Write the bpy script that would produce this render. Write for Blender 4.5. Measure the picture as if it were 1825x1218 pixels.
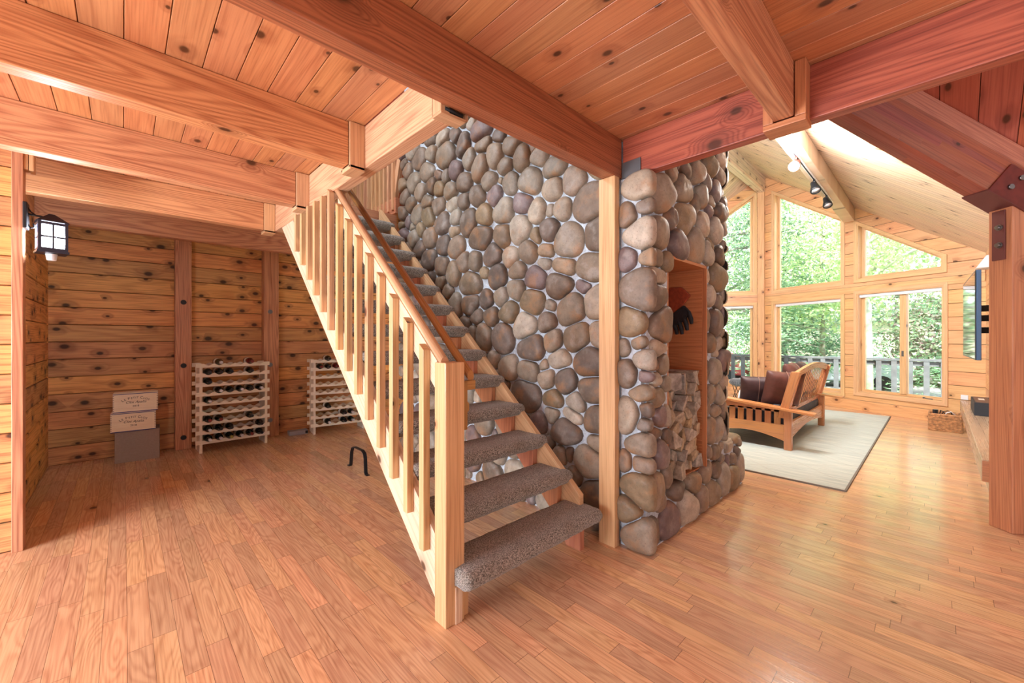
import bpy, bmesh, math, random
import numpy as np
from mathutils import Vector, Matrix, noise

random.seed(7)
for o in list(bpy.data.objects):
    bpy.data.objects.remove(o, do_unlink=True)
scn = bpy.context.scene
COL = scn.collection

# ---------------------------------------------------------------- camera
TH = math.radians(46.3)
cam_d = bpy.data.cameras.new('camera')
cam = bpy.data.objects.new('camera', cam_d)
COL.objects.link(cam)
cam.location = (0, 0, 1.3)
cam.rotation_euler = (math.radians(90), 0, TH - math.radians(90))
cam_d.sensor_width = 36.0
cam_d.lens = 724.6 / 1825 * 36.0
cam_d.shift_y = -5.8 / 1825
cam_d.clip_start = 0.05
cam_d.clip_end = 300
scn.camera = cam

# ---------------------------------------------------------------- view + world + sun
scn.view_settings.view_transform = 'Standard'
scn.view_settings.look = 'None'
scn.view_settings.exposure = 0.76
scn.view_settings.gamma = 1.0
scn.view_settings.use_curve_mapping = False

w = bpy.data.worlds.new('daylight')
scn.world = w
w.use_nodes = True
nt = w.node_tree
nt.nodes.clear()
wo = nt.nodes.new('ShaderNodeOutputWorld')
bg = nt.nodes.new('ShaderNodeBackground')
tcw = nt.nodes.new('ShaderNodeTexCoord')
sepw = nt.nodes.new('ShaderNodeSeparateXYZ')
rampw = nt.nodes.new('ShaderNodeValToRGB')
nt.links.new(tcw.outputs['Generated'], sepw.inputs[0])
nt.links.new(sepw.outputs['Z'], rampw.inputs[0])
rampw.color_ramp.elements[0].color = (0.86, 0.93, 1.0, 1)
rampw.color_ramp.elements[1].color = (0.62, 0.78, 1.0, 1)
nt.links.new(rampw.outputs[0], bg.inputs[0])
bg.inputs[1].default_value = 2.3
nt.links.new(bg.outputs[0], wo.inputs[0])

def lamp(name, kind, loc, energy, color, size=None, size_y=None, target=None):
    d = bpy.data.lights.new(name, kind)
    d.energy = energy
    d.color = color
    if kind == 'AREA':
        d.shape = 'RECTANGLE'
        d.size = size
        d.size_y = size_y or size
    elif kind == 'SUN':
        d.angle = size or 0.02
    elif size:
        d.shadow_soft_size = size
    o = bpy.data.objects.new(name, d)
    o.location = loc
    if target is not None:
        o.rotation_euler = (Vector(target) - Vector(loc)).to_track_quat('-Z', 'Y').to_euler()
    COL.objects.link(o)
    return o

lamp('sun', 'SUN', (0, 0, 20), 11.0, (1.0, 0.96, 0.9), 0.02, target=(6, 4, 10))
# daylight of the window in the left-hand wall and of the loft windows, plus two added fill lamps
lamp('left_window_daylight', 'AREA', (-3.4, 2.45, 1.4), 320, (0.84, 0.92, 1.0), 2.6, 1.3, target=(1.6, 3.2, 1.1))
lamp('rear_fill', 'AREA', (1.6, -3.6, 1.5), 22, (0.95, 0.97, 1.0), 3.0, 1.7, target=(2.0, 2.0, 1.3))  # added fill lamp behind the camera, not an actual window
lamp('living_room_fill', 'AREA', (4.5, 1.35, 3.55), 210, (0.9, 0.96, 1.0), 1.4, 0.9, target=(9.6, 2.3, 2.7))  # added lamp, unseen in mid-air, to brighten the prow walls and ceiling
lamp('loft_window_daylight', 'AREA', (0.4, 3.6, 4.0), 40, (0.9, 0.95, 1.0), 1.2, 1.0, target=(2.2, 3.0, 2.8))

# ---------------------------------------------------------------- object helpers
def tag(o, label=None, cat=None, group=None, kind=None):
    if label: o['label'] = label
    if cat: o['category'] = cat
    if group: o['group'] = group
    if kind: o['kind'] = kind
    return o

def empty(name, loc=(0, 0, 0), rz=0, label=None, cat=None, group=None, kind=None):
    o = bpy.data.objects.new(name, None)
    o.empty_display_size = 0.1
    o.location = loc
    o.rotation_euler = (0, 0, rz)
    COL.objects.link(o)
    return tag(o, label, cat, group, kind)

class MB:
    """collects polygons with uv (metres, u along the grain)"""
    def __init__(s):
        s.v = []; s.f = []; s.uv = []; s.mi = []; s.sm = []; s.cur = 0
    def poly(s, pts, uvs=None, smooth=False):
        i = len(s.v)
        s.v += [tuple(p) for p in pts]
        s.f.append(tuple(range(i, i + len(pts))))
        s.uv.append([tuple(q) for q in uvs] if uvs else [(p[0], p[1]) for p in pts])
        s.mi.append(s.cur); s.sm.append(smooth)
    def box(s, a, b, grain=None, M=None):
        a = Vector(a); b = Vector(b)
        lo = [min(a[i], b[i]) for i in range(3)]; hi = [max(a[i], b[i]) for i in range(3)]
        sz = [hi[i] - lo[i] for i in range(3)]
        if grain is None: grain = sz.index(max(sz))
        for ax in range(3):
            for sd in (0, 1):
                o1, o2 = [k for k in range(3) if k != ax]
                cs = []
                for (p, q) in ((0, 0), (1, 0), (1, 1), (0, 1)):
                    c = [0, 0, 0]
                    c[ax] = hi[ax] if sd else lo[ax]
                    c[o1] = hi[o1] if p else lo[o1]
                    c[o2] = hi[o2] if q else lo[o2]
                    cs.append(Vector(c))
                n = (cs[1] - cs[0]).cross(cs[2] - cs[0])
                if (n[ax] > 0) != bool(sd): cs.reverse()
                if ax == grain:
                    uvs = [(c[o1] * 0.3, c[o2]) for c in cs]
                else:
                    oth = o1 if o2 == grain else o2
                    off = 0.37 * (ax * 2 + sd)
                    uvs = [(c[grain], c[oth] + off) for c in cs]
                if M: cs = [M @ c for c in cs]
                s.poly(cs, uvs)
        return s
    def prism(s, pts2, h0, h1, frame, grain=(1, 0)):
        """pts2 polygon in frame(u,v) extruded along frame normal from h0 to h1. frame(u,v,h)->Vector"""
        n = len(pts2)
        gx, gy = grain
        def guv(p): return (p[0] * gx + p[1] * gy, -p[0] * gy + p[1] * gx)
        s.poly([frame(p[0], p[1], h1) for p in pts2], [guv(p) for p in pts2])
        s.poly([frame(p[0], p[1], h0) for p in reversed(pts2)], [guv(p) for p in reversed(pts2)])
        for i in range(n):
            p = pts2[i]; q = pts2[(i + 1) % n]
            a = guv(p); b = guv(q)
            if abs(a[0] - b[0]) > abs(a[1] - b[1]):
                uv = [(a[0], h0 + .5), (b[0], h0 + .5), (b[0], h1 + .5), (a[0], h1 + .5)]
            else:
                uv = [(h0, a[1]), (h0, b[1]), (h1, b[1]), (h1, a[1])]
            s.poly([frame(p[0], p[1], h0), frame(q[0], q[1], h0), frame(q[0], q[1], h1), frame(p[0], p[1], h1)], uv)
        return s
    def cyl(s, p0, p1, r0, r1=None, seg=16, caps=True, smooth=True):
        if r1 is None: r1 = r0
        p0 = Vector(p0); p1 = Vector(p1); d = (p1 - p0)
        L = d.length; d.normalize()
        x = d.orthogonal().normalized(); y = d.cross(x)
        ra = [p0 + x * math.cos(t) * r0 + y * math.sin(t) * r0 for t in [2 * math.pi * i / seg for i in range(seg)]]
        rb = [p1 + x * math.cos(t) * r1 + y * math.sin(t) * r1 for t in [2 * math.pi * i / seg for i in range(seg)]]
        for i in range(seg):
            j = (i + 1) % seg
            a = 2 * math.pi * r0 * i / seg; b = 2 * math.pi * r0 * (i + 1) / seg
            s.poly([ra[i], ra[j], rb[j], rb[i]], [(0, a), (0, b), (L, b), (L, a)], smooth)
        if caps:
            s.poly(list(reversed(ra))); s.poly(rb)
        return s
    def tube(s, pts, r, seg=8):
        pts = [Vector(p) for p in pts]
        rings = []
        ref = None
        for i, p in enumerate(pts):
            if i == 0: d = pts[1] - p
            elif i == len(pts) - 1: d = p - pts[-2]
            else: d = (pts[i + 1] - p).normalized() + (p - pts[i - 1]).normalized()
            d.normalize()
            if ref is None: ref = d.orthogonal().normalized()
            ref = (ref - d * ref.dot(d)).normalized()
            y = d.cross(ref)
            rr = r[i] if isinstance(r, (list, tuple)) else r
            rings.append([p + ref * math.cos(t) * rr + y * math.sin(t) * rr for t in [2 * math.pi * k / seg for k in range(seg)]])
        for a, b in zip(rings, rings[1:]):
            for k in range(seg):
                j = (k + 1) % seg
                s.poly([a[k], a[j], b[j], b[k]], None, True)
        s.poly(list(reversed(rings[0]))); s.poly(rings[-1])
        return s
    def lathe(s, prof, seg=20, M=None, axis='Z'):
        rings = []
        for r, z in prof:
            ring = []
            for k in range(seg):
                t = 2 * math.pi * k / seg
                c = Vector((r * math.cos(t), r * math.sin(t), z))
                if axis == 'Y': c = Vector((r * math.cos(t), z, r * math.sin(t)))
                ring.append(M @ c if M else c)
            rings.append(ring)
        for a, b in zip(rings, rings[1:]):
            for k in range(seg):
                j = (k + 1) % seg
                s.poly([a[k], a[j], b[j], b[k]], None, True)
        s.poly(list(reversed(rings[0]))); s.poly(rings[-1])
        return s
    def build(s, name, mats, parent=None, bevel=0, merge=True, sub=0):
        me = bpy.data.meshes.new(name)
        me.from_pydata(s.v, [], s.f)
        uvl = me.uv_layers.new(name='UVMap')
        flat = [c for uv in s.uv for q in uv for c in q]
        uvl.data.foreach_set('uv', flat)
        if not isinstance(mats, (list, tuple)): mats = [mats]
        for m in mats: me.materials.append(m)
        me.polygons.foreach_set('material_index', s.mi)
        me.polygons.foreach_set('use_smooth', s.sm)
        if merge:
            b = bmesh.new(); b.from_mesh(me)
            bmesh.ops.remove_doubles(b, verts=b.verts, dist=1e-5)
            bmesh.ops.recalc_face_normals(b, faces=b.faces)
            b.to_mesh(me); b.free()
        o = bpy.data.objects.new(name, me)
        COL.objects.link(o)
        if parent: o.parent = parent
        if bevel:
            m = o.modifiers.new('bevel', 'BEVEL'); m.width = bevel; m.segments = 2; m.limit_method = 'ANGLE'
            m.harden_normals = False
        if sub:
            m = o.modifiers.new('sub', 'SUBSURF'); m.levels = sub; m.render_levels = sub
        return o

def copy_tree(o, parent=None):
    c = o.copy(); COL.objects.link(c)
    if parent: c.parent = parent
    for ch in list(o.children): copy_tree(ch, c)
    return c

# ---------------------------------------------------------------- materials
def srgb(r, g, b):
    def f(c):
        c /= 255
        return c / 12.92 if c <= .04045 else ((c + .055) / 1.055) ** 2.4
    return (f(r), f(g), f(b), 1)

class NG:
    def __init__(s, name):
        s.m = bpy.data.materials.new(name); s.m.use_nodes = True
        s.t = s.m.node_tree; s.t.nodes.clear()
        s.out = s.t.nodes.new('ShaderNodeOutputMaterial')
    def n(s, typ, **kw):
        x = s.t.nodes.new(typ)
        for k, v in kw.items():
            if k.startswith('i_'):
                x.inputs[k[2:]].default_value = v
            else: setattr(x, k, v)
        return x
    def l(s, a, b): s.t.links.new(a, b)
    def math(s, op, a, b=None, clamp=False):
        x = s.t.nodes.new('ShaderNodeMath'); x.operation = op; x.use_clamp = clamp
        for i, v in enumerate((a, b)):
            if v is None: continue
            if isinstance(v, (int, float)): x.inputs[i].default_value = v
            else: s.l(v, x.inputs[i])
        return x.outputs[0]
    def comb(s, a, b, c=0.0):
        x = s.t.nodes.new('ShaderNodeCombineXYZ')
        for i, v in enumerate((a, b, c)):
            if isinstance(v, (int, float)): x.inputs[i].default_value = v
            else: s.l(v, x.inputs[i])
        return x.outputs[0]
    def mix(s, f, a, b, mode='MIX'):
        x = s.t.nodes.new('ShaderNodeMix'); x.data_type = 'RGBA'; x.blend_type = mode
        for sock, v in ((x.inputs[0], f), (x.inputs[6], a), (x.inputs[7], b)):
            if isinstance(v, (int, float)): sock.default_value = v
            elif isinstance(v, tuple): sock.default_value = v
            else: s.l(v, sock)
        return x.outputs[2]
    def smooth(s, x, lo, hi):
        r = s.t.nodes.new('ShaderNodeMapRange'); r.interpolation_type = 'SMOOTHSTEP'
        r.inputs[1].default_value = lo; r.inputs[2].default_value = hi
        s.l(x, r.inputs[0]); return r.outputs[0]

def soft(c, k=.16):
    l = .3 * c[0] + .55 * c[1] + .15 * c[2]
    m = (1.03, 1.05, .975)
    return tuple(min(1, (x + (l - x) * k) * q) for x, q in zip(c[:3], m)) + (1,)

def wood(name, ca, cb, cd, pw=0, pl=0, ring=9.0, rs=(0.35, 5.0), knots=0.5, kscale=(1.3, 5.0), var=0.25, hue=0.02,
         rough=0.5, gap=0.0, gaps_end=0.0, grainy=0.5, bump=0.15, coat=0.0, phase=0.0, knotcol=(70, 40, 22), kbig=1.0, mot=.35, line=.22):
    ca, cb, cd = [soft(c) for c in (ca, cb, cd)]
    g = NG(name)
    uv = g.n('ShaderNodeUVMap'); uv.uv_map = 'UVMap'
    sp = g.n('ShaderNodeSeparateXYZ'); g.l(uv.outputs[0], sp.inputs[0])
    u, v = sp.outputs[0], sp.outputs[1]
    oi = g.n('ShaderNodeObjectInfo')
    orand = oi.outputs['Random']
    if pw:
        vv = g.math('ADD', g.math('DIVIDE', v, pw), phase)
        idx = g.math('FLOOR', vv)
        fr = g.math('FRACT', vv)
        wn = g.n('ShaderNodeTexWhiteNoise', noise_dimensions='2D'); g.l(g.comb(idx, 3.7), wn.inputs[0])
        if pl:
            uu = g.math('ADD', g.math('DIVIDE', u, pl), g.math('MULTIPLY', wn.outputs[0], 7.31))
            seg = g.math('FLOOR', uu); fu = g.math('FRACT', uu)
        else:
            seg = 0.0; fu = None
        w2 = g.n('ShaderNodeTexWhiteNoise', noise_dimensions='3D'); g.l(g.comb(idx, seg, orand), w2.inputs[0])
        rnd = w2.outputs[0]; rcol = w2.outputs[1]
    else:
        w2 = g.n('ShaderNodeTexWhiteNoise', noise_dimensions='3D'); g.l(g.comb(orand, 1.3, 2.1), w2.inputs[0])
        rnd = w2.outputs[0]; rcol = w2.outputs[1]
    sc = g.n('ShaderNodeSeparateColor'); g.l(rcol, sc.inputs[0])
    r1, r2, r3 = sc.outputs
    # knots
    ku = g.math('ADD', g.math('MULTIPLY', u, kscale[0]), g.math('MULTIPLY', r1, 31.0))
    kv = g.math('ADD', g.math('MULTIPLY', v, kscale[1]), g.math('MULTIPLY', r2, 17.0))
    vo = g.n('ShaderNodeTexVoronoi', voronoi_dimensions='2D'); vo.inputs['Scale'].default_value = 1.0
    vo.inputs['Randomness'].default_value = 1.0
    g.l(g.comb(ku, kv), vo.inputs['Vector'])
    # knot distance made roughly round in metres: offset vector / scale
    vs = g.n('ShaderNodeVectorMath', operation='SUBTRACT')
    g.l(g.comb(ku, kv), vs.inputs[0]); g.l(vo.outputs['Position'], vs.inputs[1])
    s2 = g.n('ShaderNodeSeparateXYZ'); g.l(vs.outputs[0], s2.inputs[0])
    du = g.math('DIVIDE', s2.outputs[0], kscale[0] * 1.5); dv = g.math('DIVIDE', s2.outputs[1], kscale[1])
    dist = g.math('SQRT', g.math('ADD', g.math('MULTIPLY', du, du), g.math('MULTIPLY', dv, dv)))
    ksz = g.n('ShaderNodeSeparateColor'); g.l(vo.outputs['Color'], ksz.inputs[0])
    # keep a fraction of cells only
    keep = g.math('LESS_THAN', ksz.outputs[0], knots)
    krad = g.math('ADD', g.math('MULTIPLY', ksz.outputs[1], 0.014 * kbig), 0.008 * kbig)
    kd = g.math('DIVIDE', dist, krad)
    kmask = g.math('MULTIPLY', g.math('SUBTRACT', 1.0, g.smooth(kd, 0.55, 1.25)), keep)
    halo = g.math('MULTIPLY', g.math('SUBTRACT', 1.0, g.smooth(kd, 0.8, 4.0)), keep)
    # rings
    pu = g.math('ADD', g.math('MULTIPLY', u, rs[0]), g.math('MULTIPLY', r3, 53.0))
    pv = g.math('ADD', g.math('MULTIPLY', v, rs[1]), g.math('MULTIPLY', r1, 29.0))
    no = g.n('ShaderNodeTexNoise', noise_dimensions='3D'); no.inputs['Scale'].default_value = 1.0
    no.inputs['Detail'].default_value = 1.5; no.inputs['Roughness'].default_value = 0.45
    g.l(g.comb(pu, pv, g.math('MULTIPLY', orand, 9.0)), no.inputs['Vector'])
    warp = g.math('ADD', no.outputs[0], g.math('MULTIPLY', halo, 0.12))
    rg = g.math('SINE', g.math('MULTIPLY', warp, ring * 6.283))
    rg = g.math('ADD', g.math('MULTIPLY', rg, 0.5), 0.5)
    rg = g.math('POWER', rg, 1.6)
    fb = g.n('ShaderNodeTexNoise', noise_dimensions='3D'); fb.inputs['Scale'].default_value = 1.0; fb.inputs['Detail'].default_value = 3.0
    g.l(g.comb(g.math('MULTIPLY', u, 3.0), g.math('MULTIPLY', v, 140.0), rnd), fb.inputs['Vector'])
    md = g.n('ShaderNodeTexNoise', noise_dimensions='3D'); md.inputs['Scale'].default_value = 1.0; md.inputs['Detail'].default_value = 2.0
    g.l(g.comb(g.math('MULTIPLY', pu, 3.0), g.math('MULTIPLY', pv, 2.0), rnd), md.inputs['Vector'])
    f = g.math('ADD', g.math('MULTIPLY', rg, grainy), g.math('MULTIPLY', g.smooth(fb.outputs[0], .3, .7), 0.5 * (1 - grainy) + .1))
    f = g.math('ADD', f, g.math('MULTIPLY', g.math('SUBTRACT', md.outputs[0], 0.5), mot), clamp=True)
    col = g.mix(f, ca, cb)
    col = g.mix(g.math('MULTIPLY', g.smooth(fb.outputs[0], .52, .68), line), col, cd)
    col = g.mix(g.math('MULTIPLY', halo, 0.45), col, cd)
    col = g.mix(g.math('MULTIPLY', kmask, 0.9), col, srgb(*knotcol))
    hs = g.n('ShaderNodeHueSaturation')
    g.l(g.math('ADD', g.math('MULTIPLY', g.math('SUBTRACT', r2, 0.5), hue), 0.5), hs.inputs['Hue'])
    g.l(g.math('ADD', g.math('MULTIPLY', g.math('SUBTRACT', r1, 0.5), 0.08), 1.0), hs.inputs['Saturation'])
    g.l(g.math('ADD', g.math('MULTIPLY', g.math('SUBTRACT', rnd, 0.5), var * 2), 1.0), hs.inputs['Value'])
    g.l(col, hs.inputs['Color'])
    col = hs.outputs[0]
    if pw and gap:
        e = g.math('MINIMUM', fr, g.math('SUBTRACT', 1.0, fr))
        gm = g.math('SUBTRACT', 1.0, g.smooth(e, gap / pw * .4, gap / pw))
        if fu is not None and gaps_end:
            e2 = g.math('MINIMUM', fu, g.math('SUBTRACT', 1.0, fu))
            gm = g.math('MAXIMUM', gm, g.math('SUBTRACT', 1.0, g.smooth(e2, gaps_end / pl * .5, gaps_end / pl)))
        col = g.mix(g.math('MULTIPLY', gm, 0.75), col, srgb(60, 30, 15))
    b = g.n('ShaderNodeBsdfPrincipled')
    g.l(col, b.inputs['Base Color'])
    g.l(g.math('ADD', g.math('MULTIPLY', f, 0.12), rough - .05), b.inputs['Roughness'])
    if coat:
        b.inputs['Coat Weight'].default_value = coat
        b.inputs['Coat Roughness'].default_value = 0.18
    bp = g.n('ShaderNodeBump'); bp.inputs['Strength'].default_value = bump; bp.inputs['Distance'].default_value = 0.002
    g.l(f, bp.inputs['Height']); g.l(bp.outputs[0], b.inputs['Normal'])
    g.l(b.outputs[0], g.out.inputs[0])
    return g.m

def plain(name, col, rough=0.5, metal=0.0, nscale=0, namt=0.1, bump=0, spec=None, sheen=0):
    g = NG(name)
    b = g.n('ShaderNodeBsdfPrincipled')
    b.inputs['Roughness'].default_value = rough; b.inputs['Metallic'].default_value = metal
    if sheen: b.inputs['Sheen Weight'].default_value = sheen
    if nscale:
        tc = g.n('ShaderNodeTexCoord')
        no = g.n('ShaderNodeTexNoise'); no.inputs['Scale'].default_value = nscale; no.inputs['Detail'].default_value = 4
        g.l(tc.outputs['Object'], no.inputs['Vector'])
        dark = tuple(c * (1 - namt * 2) for c in col[:3]) + (1,)
        lite = tuple(min(1, c * (1 + namt * 2)) for c in col[:3]) + (1,)
        g.l(g.mix(g.smooth(no.outputs[0], .3, .7), dark, lite), b.inputs['Base Color'])
        if bump:
            bp = g.n('ShaderNodeBump'); bp.inputs['Strength'].default_value = bump; bp.inputs['Distance'].default_value = 0.004
            g.l(no.outputs[0], bp.inputs['Height']); g.l(bp.outputs[0], b.inputs['Normal'])
    else:
        b.inputs['Base Color'].default_value = col
    g.l(b.outputs[0], g.out.inputs[0])
    return g.m

def emit(name, col, strength):
    g = NG(name); e = g.n('ShaderNodeEmission'); e.inputs[0].default_value = col; e.inputs[1].default_value = strength
    g.l(e.outputs[0], g.out.inputs[0]); return g.m

M = {}
M['floor'] = wood('oak_floor', srgb(228, 180, 138), srgb(192, 134, 94), srgb(140, 86, 54), pw=0.0797, pl=0.62, ring=16, rs=(1.3, 9.0),
                  knots=0.05, var=0.15, hue=0.016, rough=0.19, gap=0.0011, gaps_end=0.0014, grainy=0.42, bump=0.05, phase=.85, line=.2, mot=.4)
M['ceil'] = wood('ceiling_pine', srgb(208, 138, 90), srgb(182, 108, 64), srgb(140, 70, 38), pw=0.1325, ring=9, rs=(0.5, 6.0),
                 knots=0.55, kscale=(2.2, 7.0), var=0.08, hue=0.012, rough=0.42, grainy=0.35, phase=-.01, kbig=.9, gap=.002)
M['beam'] = wood('fir_beam', srgb(222, 152, 102), srgb(176, 98, 56), srgb(120, 58, 30), ring=30, rs=(0.3, 4.5), knots=0.4,
                 kscale=(.9, 4.0), var=0.05, hue=0.008, rough=0.42, grainy=0.6, kbig=1.8, line=.3)
M['girder'] = wood('pale_fir', srgb(230, 180, 134), srgb(196, 128, 86), srgb(150, 86, 50), ring=34, rs=(0.2, 4.5), knots=0.15,
                   kscale=(1.1, 4.0), var=0.04, rough=0.42, grainy=0.55, kbig=1.3, line=.3)
M['wall'] = wood('cedar_wall', srgb(236, 168, 90), srgb(188, 112, 54), srgb(116, 62, 30), pw=0.1795, ring=9, rs=(0.5, 4.5), knots=0.85,
                 kscale=(3.4, 5.6), var=0.2, hue=0.02, rough=0.65, grainy=0.35, knotcol=(50, 28, 16), kbig=1.25, line=.3, phase=-.03, gap=.004)
M['livwall'] = wood('pine_wall', srgb(234, 176, 122), srgb(208, 142, 92), srgb(170, 100, 56), pw=0.205, ring=9, rs=(0.5, 4.5), knots=0.5,
                    kscale=(2.4, 5.0), var=0.07, rough=0.4, grainy=0.35, kbig=1.1, phase=.1, gap=.004)
M['roof'] = wood('roof_pine', srgb(236, 208, 186), srgb(210, 174, 146), srgb(150, 108, 76), pw=0.10, ring=7, rs=(0.5, 7.0), knots=0.4,
                 kscale=(2.4, 8.0), var=0.07, rough=0.4, grainy=0.35, gap=0.004)
M['redroof'] = wood('red_cedar_roof', srgb(196, 104, 74), srgb(168, 80, 54), srgb(120, 50, 34), pw=0.18, ring=6, rs=(0.5, 5.0), knots=0.95,
                    kscale=(4.0, 6.0), var=0.06, rough=0.45, grainy=0.3, phase=.05, gap=.003)
M['redbeam'] = wood('red_glulam', srgb(170, 80, 52), srgb(134, 54, 36), srgb(95, 38, 26), pw=0.045, pl=1.6, ring=8, rs=(0.5, 8.0), knots=0.15,
                    kscale=(2, 6.0), var=0.09, rough=0.45, grainy=0.35)
M['post'] = wood('red_fir_post', srgb(208, 130, 84), srgb(172, 94, 58), srgb(118, 56, 32), ring=30, rs=(0.25, 4.5), knots=0.3,
                 kscale=(1.2, 5.0), var=0.04, rough=0.42, grainy=0.4, kbig=1.4, line=.2)
M['shadefir'] = wood('shaded_red_fir', srgb(184, 100, 66), srgb(138, 64, 40), srgb(95, 42, 26), ring=34, rs=(0.22, 4.5), knots=0.35,
                 kscale=(1.0, 4.5), var=0.03, rough=0.42, grainy=0.6, kbig=1.6, line=.35)  # fir with the shade of the dimly lit beam sides put into its colour
M['pine'] = wood('stair_pine', srgb(224, 178, 128), srgb(190, 136, 86), srgb(150, 92, 46), ring=10, rs=(0.35, 6.0), knots=0.15,
                 kscale=(1.5, 5.0), var=0.06, rough=0.38, grainy=0.35)
M['palepine'] = wood('pale_stringer_pine', srgb(234, 202, 176), srgb(212, 168, 138), srgb(160, 110, 84), ring=8, rs=(0.3, 5.0), knots=0.3,
                     kscale=(1.6, 5.0), var=0.04, rough=0.42, grainy=0.3)
M['golden'] = wood('golden_rail', srgb(190, 132, 62), srgb(146, 92, 38), srgb(90, 52, 22), ring=7, rs=(0.3, 8.0), knots=0.0,
                   var=0.04, rough=0.25, grainy=0.4)
M['trim'] = wood('window_trim_pine', srgb(232, 184, 130), srgb(210, 158, 104), srgb(160, 110, 70), ring=12, rs=(0.3, 6.0), knots=0.06,
                 var=0.03, rough=0.35, grainy=0.3)
M['rack'] = wood('rack_birch', srgb(238, 222, 204), srgb(226, 204, 182), srgb(190, 160, 135), ring=4, rs=(0.5, 6.0), knots=0.0,
                 var=0.03, rough=0.55, grainy=0.2, line=.1)
M['case'] = wood('case_pine', srgb(246, 226, 200), srgb(234, 206, 176), srgb(190, 150, 115), ring=5, rs=(0.8, 9.0), knots=0.0,
                 var=0.03, rough=0.6, grainy=0.3, line=.1)
M['sofa'] = wood('sofa_oak', srgb(214, 136, 76), srgb(184, 104, 52), srgb(130, 70, 35), ring=8, rs=(0.4, 7.0), knots=0.0,
                 var=0.04, rough=0.3, grainy=0.3)
M['ledge'] = wood('ledge_oak', srgb(196, 162, 138), srgb(160, 128, 106), srgb(120, 90, 70), pw=0.12, ring=6, rs=(0.4, 7.0), knots=0.05,
                  var=0.1, rough=0.3, grainy=0.3, gap=0.002, line=.08)
M['deck'] = plain('weathered_deck_wood', srgb(96, 100, 100), 0.8, nscale=8, namt=.08)
M['black'] = plain('black_iron', srgb(26, 26, 30), 0.5, 0.2)
M['lantern'] = plain('lantern_metal', srgb(62, 64, 78), 0.35, 0.7)
M['steel'] = plain('grey_steel', srgb(120, 124, 128), 0.45, 0.8)
M['brownsteel'] = plain('brown_steel_bracket', srgb(112, 62, 58), 0.5, 0.3)
M['darkredsteel'] = plain('dark_red_steel_bracket', srgb(110, 42, 32), 0.55, 0.2, nscale=20, namt=.08)
M['bolt'] = plain('bolt_metal', srgb(130, 128, 126), 0.35, 0.9)
M['white'] = plain('white_paint', srgb(228, 230, 235), 0.5)
M['card'] = plain('grey_cardboard', srgb(160, 144, 134), 0.9, nscale=60, namt=.03)
M['blue'] = plain('blue_strip', srgb(62, 70, 130), 0.6)
M['ink'] = plain('dark_brown_ink', srgb(60, 42, 34), 0.8)
M['bottle'] = plain('dark_bottle_glass', srgb(16, 18, 16), 0.08)
M['bottlered'] = plain('red_wine_bottle', srgb(92, 16, 20), 0.12)
M['bottlegreen'] = plain('olive_bottle_glass', srgb(62, 58, 40), 0.12)
M['foil'] = plain('dark_foil', srgb(30, 22, 24), 0.35, 0.3)
M['foilwhite'] = plain('silver_foil', srgb(206, 206, 210), 0.35, 0.2)
M['foilred'] = plain('red_foil', srgb(120, 40, 30), 0.35, 0.2)
M['foilgold'] = plain('gold_foil', srgb(170, 150, 70), 0.35, 0.3)
M['paper'] = plain('paper_label', srgb(222, 214, 200), 0.8)
M['leather'] = plain('brown_leather_cushion', srgb(98, 58, 50), 0.55, nscale=14, namt=.08, bump=.2)
M['leather2'] = plain('dark_leather_cushion', srgb(70, 46, 46), 0.55, nscale=14, namt=.08, bump=.2)
M['piping'] = plain('pale_piping', srgb(150, 112, 96), 0.7)
M['futon'] = plain('futon_cloth', srgb(66, 70, 80), 0.8, nscale=10, namt=.1)
M['blanket'] = plain('white_throw', srgb(225, 228, 232), 0.9, nscale=18, namt=.04, bump=.4)
M['fur'] = plain('grey_fur', srgb(96, 98, 104), 0.95, nscale=30, namt=.3, bump=.8, sheen=.4)
M['tv'] = plain('tv_bezel', srgb(30, 34, 40), 0.3)
M['screen'] = plain('tv_screen', srgb(8, 8, 9), 0.04)
M['tvside'] = plain('tv_blue_grey_edge', srgb(70, 100, 135), 0.35, .2)
M['gloved'] = plain('dark_leather_glove', srgb(26, 28, 34), 0.7, nscale=40, namt=.2, bump=.3)
M['glovec'] = plain('rust_suede_cuff', srgb(150, 66, 36), 0.8, nscale=40, namt=.1, bump=.3)
M['rockbox'] = plain('black_card_box', srgb(40, 44, 50), 0.6)
M['boxtop'] = plain('brown_box_lid', srgb(112, 82, 66), 0.7)
M['mirrorgrey'] = plain('device_grey', srgb(150, 148, 150), 0.5)

def carpet_mat():
    g = NG('grey_carpet')
    tc = g.n('ShaderNodeTexCoord')
    n1 = g.n('ShaderNodeTexNoise'); n1.inputs['Scale'].default_value = 170; n1.inputs['Detail'].default_value = 2
    n2 = g.n('ShaderNodeTexNoise'); n2.inputs['Scale'].default_value = 7; n2.inputs['Detail'].default_value = 3
    g.l(tc.outputs['Object'], n1.inputs['Vector']); g.l(tc.outputs['Object'], n2.inputs['Vector'])
    c = g.mix(g.smooth(n1.outputs[0], .35, .65), srgb(84, 80, 74), srgb(178, 172, 162))
    c = g.mix(g.math('MULTIPLY', g.smooth(n2.outputs[0], .4, .7), .35), c, srgb(110, 92, 72))
    b = g.n('ShaderNodeBsdfPrincipled'); b.inputs['Roughness'].default_value = 1.0
    b.inputs['Sheen Weight'].default_value = .3
    g.l(c, b.inputs['Base Color'])
    bp = g.n('ShaderNodeBump'); bp.inputs['Strength'].default_value = .9; bp.inputs['Distance'].default_value = .006
    g.l(n1.outputs[0], bp.inputs['Height']); g.l(bp.outputs[0], b.inputs['Normal'])
    g.l(b.outputs[0], g.out.inputs[0]); return g.m
M['carpet'] = carpet_mat()

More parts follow.
